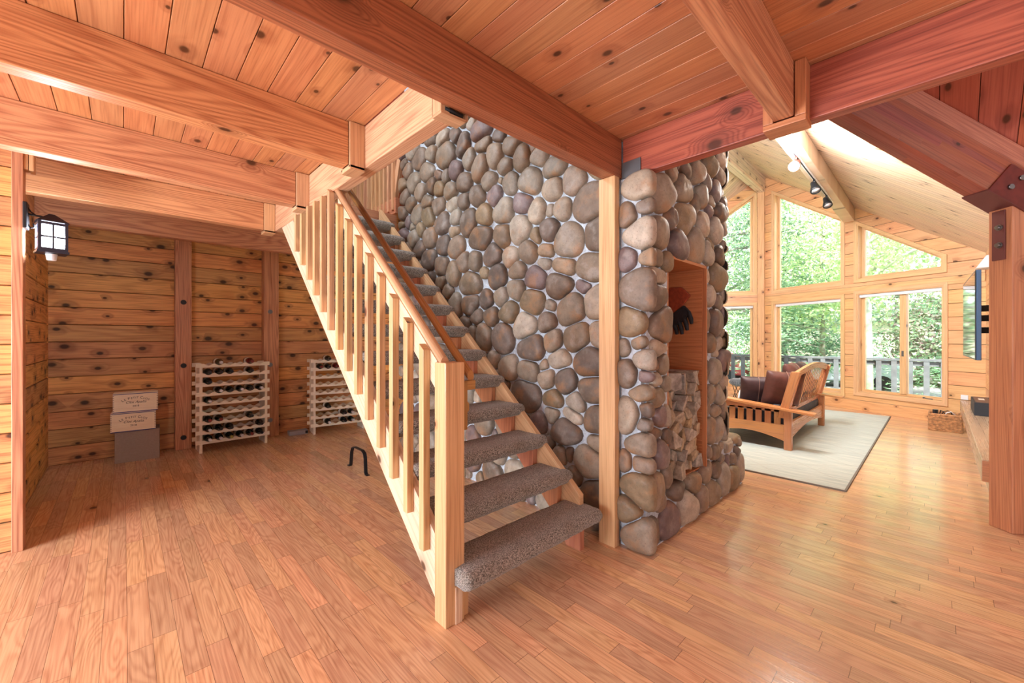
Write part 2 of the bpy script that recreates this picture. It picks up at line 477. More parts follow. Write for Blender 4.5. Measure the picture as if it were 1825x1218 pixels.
def stone_mat():
    g = NG('river_stone')
    at = g.n('ShaderNodeVertexColor'); at.layer_name = 'Col'
    tc = g.n('ShaderNodeTexCoord')
    n1 = g.n('ShaderNodeTexNoise'); n1.inputs['Scale'].default_value = 11; n1.inputs['Detail'].default_value = 6; n1.inputs['Roughness'].default_value = .65
    n2 = g.n('ShaderNodeTexNoise'); n2.inputs['Scale'].default_value = 90; n2.inputs['Detail'].default_value = 3
    g.l(tc.outputs['Object'], n1.inputs['Vector']); g.l(tc.outputs['Object'], n2.inputs['Vector'])
    hs = g.n('ShaderNodeHueSaturation'); g.l(at.outputs[0], hs.inputs['Color'])
    g.l(g.math('ADD', g.math('MULTIPLY', g.smooth(n1.outputs[0], .25, .75), .55), .72), hs.inputs['Value'])
    n3 = g.n('ShaderNodeTexNoise'); n3.inputs['Scale'].default_value = 6; n3.inputs['Detail'].default_value = 5; n3.inputs['Roughness'].default_value = .6
    g.l(tc.outputs['Object'], n3.inputs['Vector'])
    warm = g.mix(g.math('MULTIPLY', g.smooth(n3.outputs[0], .52, .68), .45), hs.outputs[0], srgb(170, 122, 78))
    warm = g.mix(g.math('MULTIPLY', g.math('SUBTRACT', 1.0, g.smooth(n3.outputs[0], .34, .46)), .35), warm, srgb(168, 160, 152))
    c = g.mix(g.math('MULTIPLY', g.smooth(n2.outputs[0], .58, .72), .4), warm, srgb(84, 72, 62))
    b = g.n('ShaderNodeBsdfPrincipled'); b.inputs['Roughness'].default_value = .55
    g.l(c, b.inputs['Base Color'])
    bp = g.n('ShaderNodeBump'); bp.inputs['Strength'].default_value = .5; bp.inputs['Distance'].default_value = .008
    g.l(g.math('ADD', n1.outputs[0], g.math('MULTIPLY', n2.outputs[0], .2)), bp.inputs['Height']); g.l(bp.outputs[0], b.inputs['Normal'])
    g.l(b.outputs[0], g.out.inputs[0]); return g.m
M['stone'] = stone_mat()
M['mortar'] = plain('grey_mortar', srgb(186, 196, 206), 0.95, nscale=60, namt=.08, bump=.8)

def fire_mat():
    g = NG('split_firewood')
    tc = g.n('ShaderNodeTexCoord'); oi = g.n('ShaderNodeObjectInfo')
    n1 = g.n('ShaderNodeTexNoise'); n1.inputs['Scale'].default_value = 16; n1.inputs['Detail'].default_value = 6; n1.inputs['Roughness'].default_value = .7
    va = g.n('ShaderNodeVectorMath', operation='ADD'); g.l(tc.outputs['Object'], va.inputs[0]); g.l(g.comb(g.math('MULTIPLY', oi.outputs['Random'], 40.0), 0.0), va.inputs[1])
    g.l(va.outputs[0], n1.inputs['Vector'])
    c = g.mix(g.smooth(n1.outputs[0], .3, .72), srgb(122, 106, 88), srgb(190, 172, 146))
    hs = g.n('ShaderNodeHueSaturation'); g.l(c, hs.inputs['Color'])
    g.l(g.math('ADD', g.math('MULTIPLY', oi.outputs['Random'], .4), .8), hs.inputs['Value'])
    g.l(g.math('ADD', g.math('MULTIPLY', g.math('FRACT', g.math('MULTIPLY', oi.outputs['Random'], 7.0)), .9), .45), hs.inputs['Saturation'])
    b = g.n('ShaderNodeBsdfPrincipled'); b.inputs['Roughness'].default_value = .85
    g.l(hs.outputs[0], b.inputs['Base Color'])
    bp = g.n('ShaderNodeBump'); bp.inputs['Strength'].default_value = .6; bp.inputs['Distance'].default_value = .006
    g.l(n1.outputs[0], bp.inputs['Height']); g.l(bp.outputs[0], b.inputs['Normal'])
    g.l(b.outputs[0], g.out.inputs[0]); return g.m
M['fire'] = fire_mat()

def rug_mat():
    g = NG('pale_rug')
    uv = g.n('ShaderNodeUVMap'); uv.uv_map = 'UVMap'
    sp = g.n('ShaderNodeSeparateXYZ'); g.l(uv.outputs[0], sp.inputs[0])
    n1 = g.n('ShaderNodeTexNoise'); n1.inputs['Scale'].default_value = 1.0; n1.inputs['Detail'].default_value = 4
    g.l(g.comb(g.math('MULTIPLY', sp.outputs[0], 60.0), g.math('MULTIPLY', sp.outputs[1], 2.5)), n1.inputs['Vector'])
    # faint trellis of darker lines woven into the rug
    a = g.math('ABSOLUTE', g.math('SUBTRACT', g.math('FRACT', g.math('MULTIPLY', g.math('ADD', sp.outputs[0], sp.outputs[1]), 1.6)), .5))
    b2 = g.math('ABSOLUTE', g.math('SUBTRACT', g.math('FRACT', g.math('MULTIPLY', g.math('SUBTRACT', sp.outputs[0], sp.outputs[1]), 1.6)), .5))
    line = g.math('SUBTRACT', 1.0, g.smooth(g.math('MINIMUM', a, b2), .0, .03))
    c = g.mix(g.smooth(n1.outputs[0], .3, .7), srgb(172, 182, 176), srgb(204, 208, 198))
    c = g.mix(g.math('MULTIPLY', line, .25), c, srgb(160, 150, 135))
    b = g.n('ShaderNodeBsdfPrincipled'); b.inputs['Roughness'].default_value = .95
    g.l(c, b.inputs['Base Color'])
    g.l(b.outputs[0], g.out.inputs[0]); return g.m
M['rug'] = rug_mat()
M['rugedge'] = plain('rug_binding', srgb(120, 112, 102), .9)
M['wicker'] = plain('woven_wicker', srgb(186, 134, 90), .6, nscale=30, namt=.15)

def glass_mat():
    g = NG('window_glass')
    t = g.n('ShaderNodeBsdfTransparent'); gl = g.n('ShaderNodeBsdfGlossy'); gl.inputs['Roughness'].default_value = .02
    t.inputs[0].default_value = (.97, .99, .98, 1)
    fr = g.n('ShaderNodeFresnel'); fr.inputs[0].default_value = 1.45
    mx = g.n('ShaderNodeMixShader'); g.l(fr.outputs[0], mx.inputs[0]); g.l(t.outputs[0], mx.inputs[1]); g.l(gl.outputs[0], mx.inputs[2])
    g.l(mx.outputs[0], g.out.inputs[0]); return g.m
M['glass'] = glass_mat()

def leaf_mat(name, a, b_):
    g = NG(name)
    tc = g.n('ShaderNodeTexCoord')
    n1 = g.n('ShaderNodeTexNoise'); n1.inputs['Scale'].default_value = 2.2; n1.inputs['Detail'].default_value = 3
    g.l(tc.outputs['Object'], n1.inputs['Vector'])
    c = g.mix(g.smooth(n1.outputs[0], .35, .65), a, b_)
    d = g.n('ShaderNodeBsdfDiffuse'); tr = g.n('ShaderNodeBsdfTranslucent')
    g.l(c, d.inputs[0]); g.l(c, tr.inputs[0])
    mx = g.n('ShaderNodeMixShader'); mx.inputs[0].default_value = .45
    g.l(d.outputs[0], mx.inputs[1]); g.l(tr.outputs[0], mx.inputs[2])
    g.l(mx.outputs[0], g.out.inputs[0]); return g.m
M['leaf1'] = leaf_mat('aspen_leaves', srgb(176, 200, 140), srgb(222, 232, 190))
M['leaf2'] = leaf_mat('spruce_needles', srgb(128, 160, 134), srgb(176, 198, 172))
M['leaf3'] = leaf_mat('bush_leaves', srgb(160, 136, 140), srgb(176, 196, 156))
M['bark'] = plain('pale_bark', srgb(190, 186, 176), .9, nscale=6, namt=.15)
M['darkbark'] = plain('grey_bark', srgb(140, 132, 122), .9, nscale=6, namt=.15)
M['grass'] = plain('lawn_grass', srgb(112, 152, 74), .95, nscale=3, namt=.15)
M['gravel'] = plain('grey_gravel', srgb(128, 126, 124), .95, nscale=9, namt=.15)

# ---------------------------------------------------------------- geometry constants
CX, CY = 10.487, 2.749                    # prow corner of the living room
s27, c27 = math.sin(math.radians(27.02)), math.cos(math.radians(27.02))
TVY, BACKY = -0.474, 6.2
def roofz(y): return 2.514 + 0.765 * (min(y, 2 * CY - y) - TVY)
ZR = roofz(CY)
BT = 2.56                                  # underside of the loft boards
BB = 2.31                                  # underside of the beams

# ---------------------------------------------------------------- grooved board surfaces
def clip(poly, k, val, keep_less):
    out = []
    for i in range(len(poly)):
        p = poly[i]; q = poly[(i + 1) % len(poly)]
        a = p[k] <= val if keep_less else p[k] >= val
        b = q[k] <= val if keep_less else q[k] >= val
        if a: out.append(p)
        if a != b:
            t = (val - p[k]) / (q[k] - p[k])
            r = [p[j] + t * (q[j] - p[j]) for j in range(len(p))]
            r[k] = val
            out.append(tuple(r))
    return out

def grooved(mb, poly, frame, width, phase, gw=.004, gd=.006, along=0):
    """poly in (u,v); boards run along axis `along`, joints across the other one"""
    ac = 1 - along
    lo = min(p[ac] for p in poly); hi = max(p[ac] for p in poly)
    k0 = math.floor(lo / width + phase); k1 = math.ceil(hi / width + phase)
    def emit(pl, dep):
        pl2 = []
        for p in pl:
            if not pl2 or (abs(p[0] - pl2[-1][0]) + abs(p[1] - pl2[-1][1])) > 1e-6: pl2.append(p)
        if len(pl2) > 2 and abs(pl2[0][0] - pl2[-1][0]) + abs(pl2[0][1] - pl2[-1][1]) < 1e-6: pl2.pop()
        if len(pl2) < 3: return
        A = sum(pl2[i][0] * pl2[(i + 1) % len(pl2)][1] - pl2[(i + 1) % len(pl2)][0] * pl2[i][1] for i in range(len(pl2)))
        if abs(A) < 1e-9: return
        mb.poly([frame(p[0], p[1], dep(p)) for p in pl2], [(p[along], p[ac]) for p in pl2])
    for k in range(k0, k1 + 1):
        j = (k - phase) * width               # joint position
        a = clip(clip(poly, ac, j + gw, False), ac, j + width - gw, True)
        emit(a, lambda p: 0)
        for sgn in (-1, 1):
            if sgn < 0: b = clip(clip(poly, ac, j - gw, False), ac, j, True)
            else: b = clip(clip(poly, ac, j, False), ac, j + gw, True)
            emit(b, lambda p, j=j: -gd * max(0, 1 - abs(p[ac] - j) / gw))

def struct(o):
    o['kind'] = 'structure'; return o

# floor
mb = MB()
mb.poly([(-3.6, -5, 0), (CX + .1, -5, 0), (CX + .1, BACKY, 0), (-3.6, BACKY, 0)], [(-5, -3.6), (-5, CX + .1), (BACKY, CX + .1), (BACKY, -3.6)])
mb.v = [(-3.6, -5, 0), (4.4, -5, 0), (4.4, -.55, 0), (8.80, -.55, 0), (CX + .12, CY, 0), (CX + .12 - (BACKY + .1 - CY) * s27 / c27, BACKY + .1, 0), (-3.6, BACKY + .1, 0)]
mb.f = [tuple(range(7))]; mb.uv = [[(p[1], p[0]) for p in mb.v]]
struct(mb.build('floor', M['floor'], merge=False))

# loft boards = ceiling of the low rooms (boards run along Y)
mb = MB()
def fr_ceil(u, v, d): return Vector((v, u, BT - d))
for x0, x1, y0, y1 in ((-3.6, 2.32, -5, 1.48), (-3.6, 1.03, 1.48, BACKY), (1.03, 2.3, 4.35, BACKY)):
    grooved(mb, [(y0, x0), (y1, x0), (y1, x1), (y0, x1)], fr_ceil, .1325, -.01, gw=.003, gd=.005)
top = 2.73
for x0, x1, y0, y1 in ((-3.6, 2.32, -5, 1.48), (-3.6, 1.03, 1.48, BACKY), (1.03, 2.3, 4.35, BACKY)):
    mb.box((x0, y0, BT + .012), (x1, y1, top))
struct(mb.build('ceiling', M['ceil'], merge=False))

# back wall of the wine room / living room
mb = MB()
def fr_back(u, v, d): return Vector((u, BACKY - d, v))
grooved(mb, [(-.55, 0), (8.8, 0), (8.8, 2.56), (-.55, 2.56)], fr_back, .1795, -.03, gw=.007, gd=.012)
mb.box((-.6, BACKY + .02, 0), (8.8, BACKY + .15, 5.2))
struct(mb.build('wall_back', M['wall'], merge=False))
# left wall (runs towards the back wall) and the wall left of the corner board
mb = MB()
def fr_left(u, v, d): return Vector((-.55 + d, u, v))
grooved(mb, [(3.93, 0), (BACKY, 0), (BACKY, 2.56), (3.93, 2.56)], fr_left, .1795, -.03, gw=.007, gd=.012)
struct(mb.build('wall_left', M['wall'], merge=False))
mb = MB()
def fr_lf(u, v, d): return Vector((u, 3.885 - d, v))
grooved(mb, [(-3.6, 0), (-.485, 0), (-.485, 2.56), (-3.6, 2.56)], fr_lf, .1795, -.03, gw=.007, gd=.012)
mb.box((-3.6, 3.9, 0), (-.56, 4.0, 2.56))
struct(mb.build('wall_left_front', M['wall'], merge=False))
mb = MB(); mb.box((-3.6, -4.75, 0), (4.36, -4.6, 2.56)); struct(mb.build('wall_rear', M['wall'], merge=False))
mb = MB(); mb.box((-.49, 3.86, 0), (-.443, 3.95, BT))
struct(mb.build('trim_1', M['beam'], bevel=.003))

# television side wall
mb = MB()
def fr_tv(u, v, d): return Vector((u, TVY + d, v))
grooved(mb, [(4.4, 0), (8.86, 0), (8.86, 2.514), (4.4, 2.514)], fr_tv, .205, .1, gw=.006, gd=.01)
mb.box((4.4, TVY - .14, 0), (8.86, TVY - .02, 2.5))
mb.box((4.36, -5, 0), (4.5, TVY - .14, 2.5))
struct(mb.build('wall_right', M['livwall'], merge=False))

# prow walls with their window openings: u from the corner, v = height
def fr_w1(u, v, d): return Vector((CX - s27 * u + -c27 * d, CY - c27 * u + s27 * d, v))     # right wing, normal faces the room
def fr_w2(u, v, d): return Vector((CX - s27 * u - c27 * d, CY + c27 * u - s27 * d, v))       # left wing
K = .765 * c27
def top1(u): return ZR - K * u
UE1 = (CY - TVY) / c27; UE2 = (BACKY - CY) / c27
W = {1: [(.30, 1.70, .27, 2.06, None), (.30, 1.70, 2.335, None, .28), (1.965, 3.16, .32, 2.10, None), (1.965, 3.15, 2.355, None, .28)],
     2: [(.16, 1.70, .27, 2.06, None), (.16, 1.70, 2.335, None, .28), (1.965, 3.16, .32, 2.10, None), (1.965, 3.15, 2.355, None, .28)]}
def wtop(w, u): return w[3] if w[3] is not None else top1(u) - w[4] - (.02 if w[0] < 1 else 0)
for side, fr, ue in ((1, fr_w1, UE1), (2, fr_w2, UE2)):
    mb = MB()
    cuts = sorted({0, ue} | {w_[0] for w_ in W[side]} | {w_[1] for w_ in W[side]})
    for a, b in zip(cuts, cuts[1:]):
        m_ = (a + b) / 2
        ops = sorted([w_ for w_ in W[side] if w_[0] < m_ < w_[1]], key=lambda w_: w_[2])
        lo = (0, 0)
        for w_ in ops:
            grooved(mb, [(a, lo[0]), (b, lo[1]), (b, w_[2]), (a, w_[2])], fr, .205, .1, gw=.006, gd=.01)
            lo = (wtop(w_, a), wtop(w_, b))
        grooved(mb, [(a, lo[0]), (b, lo[1]), (b, top1(b) + .02), (a, top1(a) + .02)], fr, .205, .1, gw=.006, gd=.01)
    struct(mb.build('wall_window_right' if side == 1 else 'wall_window_left', M['livwall'], merge=False))
    # post in the corner, rail between the window rows, base rail
    if side == 1:
        mb = MB(); mb.box((CX - .10, CY - .065, 0), (CX + .02, CY + .065, ZR - .3))
        struct(mb.build('trim_2', M['livwall'], bevel=.004))
    mb = MB(); mb.prism([(.05, 2.115), (ue - .0, 2.115), (ue, 2.29), (.05, 2.29)], 0, .018, fr)
    struct(mb.build('trim_3' if side == 1 else 'trim_4', M['livwall'], bevel=.003))
    mb = MB(); mb.prism([(.05, 0.0), (ue, 0.0), (ue, .19), (.05, .19)], 0, .02, fr)
    struct(mb.build('baseboard_right' if side == 1 else 'baseboard_left', M['livwall'], bevel=.003))

def window(n, fr, w_, split=None, shade=False):
    a, b, z0 = w_[0], w_[1], w_[2]
    za, zb = wtop(w_, a), wtop(w_, b)
    def ring(mb, ins0, ins1, h0, h1):
        sl = (zb - za) / (b - a)
        def P4(i):
            return [(a + i, z0 + i), (b - i, z0 + i), (b - i, zb - sl * i - i), (a + i, za + sl * i - i)]
        o = P4(ins0); i_ = P4(ins1)
        for k in range(4):
            j = (k + 1) % 4
            g_ = (1, 0) if k % 2 == 0 else (0, 1)
            mb.prism([o[k], o[j], i_[j], i_[k]], h0, h1, fr, g_)
        return i_
    mb = MB(); ring(mb, -.055, .0, 0, .024)
    root = struct(mb.build('window_%d' % n, M['trim'], bevel=.003))
    mb = MB(); ring(mb, 0, .018, -.13, .012); mb.build('jamb', M['trim'], root)
    mb = MB(); inner = ring(mb, .018, .062, -.13, -.085)
    if split:
        mb.prism([(split - .045, z0 + .05), (split + .045, z0 + .05), (split + .045, za - .05), (split - .045, za - .05)], -.13, -.06, fr, (0, 1))
    mb.build('sash', M['trim'], root, bevel=.003)
    mb = MB(); mb.poly([fr(p[0], p[1], -.105) for p in inner]); mb.build('glass', M['glass'], root)
    if shade:
        mb = MB(); z = za - .018
        mb.prism([(a + .02, z - .055), (b - .02, z - .055), (b - .02, z), (a + .02, z)], -.075, -.012, fr)
        mb.build('roller_shade', M['white'], root, bevel=.008)
    if split:
        mb = MB(); c = fr(split + .3, z0 + .035, -.03)
        mb.cyl(c, fr(split + .3, z0 + .035, -.005), .012)
        mb.tube([fr(split + .3, z0 + .035, -.008), fr(split + .36, z0 + .03, .01), fr(split + .42, z0 + .03, .005)], .007)
        mb.build('crank_handle', M['steel'], root)
        mb = MB(); mb.prism([(split - .012, 1.0), (split + .012, 1.0), (split + .012, 1.09), (split - .012, 1.09)], -.06, -.045, fr)
        mb.build('latch', M['steel'], root)
    return root
nn = 1
for side, fr in ((1, fr_w1), (2, fr_w2)):
    for i, w_ in enumerate(W[side]):
        window(nn, fr, w_, split=(2.61 if i == 2 else None), shade=(i in (0, 2)))
        nn += 1

# roof planes (boards run down the slope)
L_ = 1 / math.cos(math.atan(.765))
VX = 4.47; RX = VX - (CY - TVY)            # valley foot and wing ridge
mb = MB()
def frA(u, v, d): return Vector((v, u, roofz(u) + d if False else 2.514 + .765 * (u - TVY) - d))
grooved(mb, [(TVY, 8.9), (CY, CX + .2), (CY, RX), (TVY, VX)], frA, .10, 0, gw=.0015, gd=.004)
struct(mb.build('ceiling_living', M['roof'], merge=False))
mb = MB()
def frA2(u, v, d): return Vector((v, u, ZR - .765 * (u - CY) - d))
yl = 2 * CY - TVY
grooved(mb, [(CY, CX + .2), (yl + .25, 8.7), (yl + .25, VX), (yl, VX), (CY, RX)], frA2, .10, 0, gw=.0015, gd=.004)
struct(mb.build('ceiling_living_far', M['roof'], merge=False))
mb = MB()
def frB(u, v, d): return Vector((u, v, 2.514 + .765 * (VX - u) - d))
grooved(mb, [(VX, -5), (VX, TVY), (RX, CY), (RX, -5)], frB, .18, .05, gw=.003, gd=.006)
grooved(mb, [(VX, yl), (VX, BACKY + .2), (RX, BACKY + .2), (RX, CY)], frB, .18, .05, gw=.003, gd=.006)
def frB2(u, v, d): return Vector((u, v, ZR - .765 * (RX - u) - d))
grooved(mb, [(RX, -5), (RX, BACKY + .2), (-3.6, BACKY + .2), (-3.6, -5)], frB2, .18, .05, gw=.003, gd=.006)
struct(mb.build('ceiling_wing', M['redroof'], merge=False))

# ---------------------------------------------------------------- beams and posts
def beam(name, a, b, mat, label, grain=None, group=None, bevel=.005, cat='beam'):
    mb = MB(); mb.box(a, b, grain)
    return tag(mb.build(name, mat, bevel=bevel), label, cat, group)
beam('main_beam', (-3.6, 1.383, BB), (2.285, 1.475, BT - .001), M['shadefir'], 'long reddish main beam crossing the ceiling to the corner post by the stone', 0)
beam('edge_beam', (2.287, -4.5, BB), (2.36, 1.378, BT - .001), M['shadefir'], 'reddish fir edge beam running right from the stone chimney over the opening', 1)
beam('girder', (1.035, 1.50, BB), (1.12, 4.42, BT - .001), M['girder'], 'pale fir girder above the stair that the joists hang from', 1)
jl = ['ceiling joist nearest the camera on the left, with a big dark knot', 'second ceiling joist from the camera on the left, over the corner board',
      'third ceiling joist back on the left, above the lantern', 'rearmost ceiling joist in front of the plank wall']
js = [(-3.6, 2.36, .945), (-3.6, 3.36, .945), (-.55, 4.33, .945), (-.55, 5.31, 2.0)]
for (x0, y0, x1), lb in zip(js, jl):
    j = beam('ceiling_joist', (x0, y0, BB), (x1, y0 + .095, BT - .001), M['beam'], lb, 0, 'fir joists on the left')
    if y0 < 5:
        mb = MB()
        for s0, s1 in ((y0 - .018, y0 - .0), (y0 + .095, y0 + .113)):
            mb.box((.945, s0, BB - .02), (1.034, s1, BT - .003), 2)
        mb.box((.945, y0 - .018, BB - .028), (1.034, y0 + .113, BB - .002), 1)
        mb.build('wooden_hanger', M['pine'], j, bevel=.003)
mb = MB()
mb.box((-.50, 4.30, 2.42), (-.42, 4.325, 2.52), 2)
cj = beam('cross_joist', (-1.6, .45, BB + .0), (2.2, .53, BT - .001), M['beam'], 'pinkish joist running up to the edge beam above the right side', 0)
mb = MB()
mb.box((2.2, .405, BB - .002), (2.286, .448, BT - .003), 2); mb.box((2.2, .532, BB - .002), (2.286, .575, BT - .003), 2)
mb.box((2.2, .405, BB - .03), (2.32, .575, BB - .003), 1)
mb.build('wooden_hanger', M['post'], cj, bevel=.003)
# hanger that carries the girder at the main beam
hg = empty('girder_hanger', (1.055, 1.51, BB), label='small pale wooden hanger with a dark slot where the girder meets the main beam', cat='beam hanger')
mb = MB()
mb.box((-.065, -.032, -.035), (.066, .038, -.022)); mb.box((-.065, -.032, -.022), (-.021, .038, .249), 2); mb.box((.066, -.032, -.022), (.080, .038, .249), 2)
mb.build('hanger_box', M['pine'], hg, bevel=.002)
mb = MB(); mb.tube([(-.045, -.030, -.010), (.05, -.030, -.010)], .009); mb.build('slot_strap', M['black'], hg)
wb = empty('wooden_block', (-.443, 3.90, 2.34), label='small pale wooden double block at the top of the corner board', cat='block')
mb = MB(); mb.box((0, -.03, .0), (.018, .05, .218), 2); mb.box((.021, -.03, -.005), (.042, .05, .218), 2); mb.build('block_halves', M['pine'], wb, bevel=.003)

beam('corner_post', (2.195, 1.378, 0), (2.25, 1.495, BB), M['pine'], 'slim pale wooden post standing against the river stone wall', 2, cat='post', bevel=.004)
mb = MB(); mb.box((2.276, 1.25, 2.305), (2.284, 1.375, 2.405))
tag(mb.build('joint_plate', M['steel'], bevel=.001), 'small grey steel plate in the corner of the two beams above the stone', 'bracket')
for x0, x1, z1, lb in ((.432, .582, BT, 'wall post between the wine boxes and the larger wine rack'), (1.325, 1.50, BT, 'wall post between the two wine racks')):
    mb = MB(); mb.box((x0, 6.08, 0), (x1, 6.2, z1), 2)
    pt = tag(mb.build('wall_post', M['beam'], bevel=.004), lb, 'post', 'plugged posts on the plank wall')
    for z in ((1.72, .98, .14) if x0 < 1 else (1.65, .95, .22)):
        mb = MB(); mb.cyl((x0 + .075, 6.079, z), (x0 + .075, 6.068, z), .018); mb.cyl((x0 + .075, 6.079, z), (x0 + .075, 6.076, z), .028)
        mb.build('bolt', M['bolt'] if x0 > 1 else M['black'], pt)

# ridge beam + purlin of the living room
beam('ridge_beam', (3.75, CY - .075, ZR - .39), (CX - .05, CY + .075, ZR - .05), M['roof'], 'ridge beam running to the corner post between the tall windows', 0)
def purlin(y, z0, lb):
    mb = MB()
    def fr(u, v, d): return Vector((d, u, v))
    zt = lambda yy: roofz(yy) - .004
    mb.prism([(y - .08, z0), (y + .08, z0), (y + .08, zt(y + .08)), (y - .08, zt(y - .08))], 3.6, CX - s27 * abs(CY - y) / c27 - .05 - (.08 if y > CY else 0), fr, (1, 0))
    for k in range(len(mb.uv)):
        mb.uv[k] = [(p[0], (p[1] if k % 2 else p[2]) + k * .31) for p in [mb.v[i] for i in mb.f[k]]]
    return tag(mb.build('purlin', M['roof'], bevel=.005), lb, 'beam')
purlin(1.12, 3.43, 'spotted pine purlin carrying the track light')
purlin(2 * CY - 1.12, 3.43, 'far pine purlin behind the stone chimney')

# valley rafter (diagonal) with its steel shoe and post
r2 = math.sqrt(.5)
PN = Vector((4.255, -.344, 0))
def vf(a, b, z): return PN + Vector((r2, -r2, 0)) * a + Vector((r2, r2, 0)) * b + Vector((0, 0, z))   # a to the right, b away
SL = .585
def frV(u, v, d): return vf(u, d, v)
vb = empty('valley_rafter', PN, label='deep red glulam valley rafter sloping down to the right-hand post', cat='beam')
def zl(a, base): return base - SL * a
def sheared(mb, a0, a1, zb, zt, b0, b1, gr=(1, -SL)):
    mb.prism([(a0, zl(a0, zb)), (a1, zl(a1, zb)), (a1, zl(a1, zt)), (a0, zl(a0, zt))], b0, b1, lambda u, v, d: frV(u, v, d) - PN, (1 / math.hypot(1, SL), -SL / math.hypot(1, SL)))
ZV = 2.19
mb = MB(); sheared(mb, -3.2, .55, ZV, ZV + .285, .0, .14); mb.build('glulam_beam', M['redbeam'], vb, bevel=.003)
mb = MB(); sheared(mb, -3.2, .55, ZV + .29, ZV + .44, .02, .12); mb.build('top_board', M['post'], vb, bevel=.003)
col = empty('corner_column', PN, label='square reddish post at the right edge carrying the valley rafter', cat='post')
mb = MB()
RM = Matrix.Rotation(math.radians(-45), 4, 'Z')
mb.box((0, 0, 0), (.26, .14, ZV - .01), 2, M=RM); mb.build('shaft', M['post'], col, bevel=.006)
mb = MB(); mb.box((-.012, .035, 1.83), (-.001, .11, 2.165), M=RM)
br = mb.build('steel_strap', M['brownsteel'], col, bevel=.002)
for z in (1.93, 2.05):
    mb = MB(); mb.cyl(RM @ Vector((-.012, .065, z)), RM @ Vector((-.034, .065, z)), .013, seg=8); mb.cyl(RM @ Vector((-.012, .065, z)), RM @ Vector((-.018, .065, z)), .02)
    mb.build('bolt', M['bolt'], br)
sh = empty('steel_shoe', PN, label='dark red steel saddle bolted under the valley rafter at the post', cat='bracket')
def shb(name, a0, a1, z0, z1, b0, b1, mat):
    mb = MB()
    mb.prism([(a0, zl(a0, z0)), (a1, zl(a1, z0)), (a1, zl(a1, z1)), (a0, zl(a0, z1))], b0, b1, lambda u, v, d: frV(u, v, d) - PN)
    return mb.build(name, mat, sh, bevel=.002)
shb('seat_plate', -.17, .45, ZV - .012, ZV - .002, -.012, .152, M['brownsteel'])
mb = MB(); mb.prism([(-.17, zl(-.17, ZV - .01)), (.45, zl(.45, ZV - .01)), (.45, zl(.45, ZV + .25)), (-.02, zl(-.02, ZV + .25))], -.012, -.002, lambda u, v, d: frV(u, v, d) - PN)
sp_ = mb.build('side_plate', M['darkredsteel'], sh, bevel=.002)
for a, z in ((.04, .19), (-.03, .09)):
    mb = MB(); c = Vector(frV(a, zl(a, ZV + z), -.012)) - PN; mb.cyl(c, c - Vector((r2, r2, 0)) * .012, .017, seg=12)
    mb.build('bolt', M['bolt'], sp_)

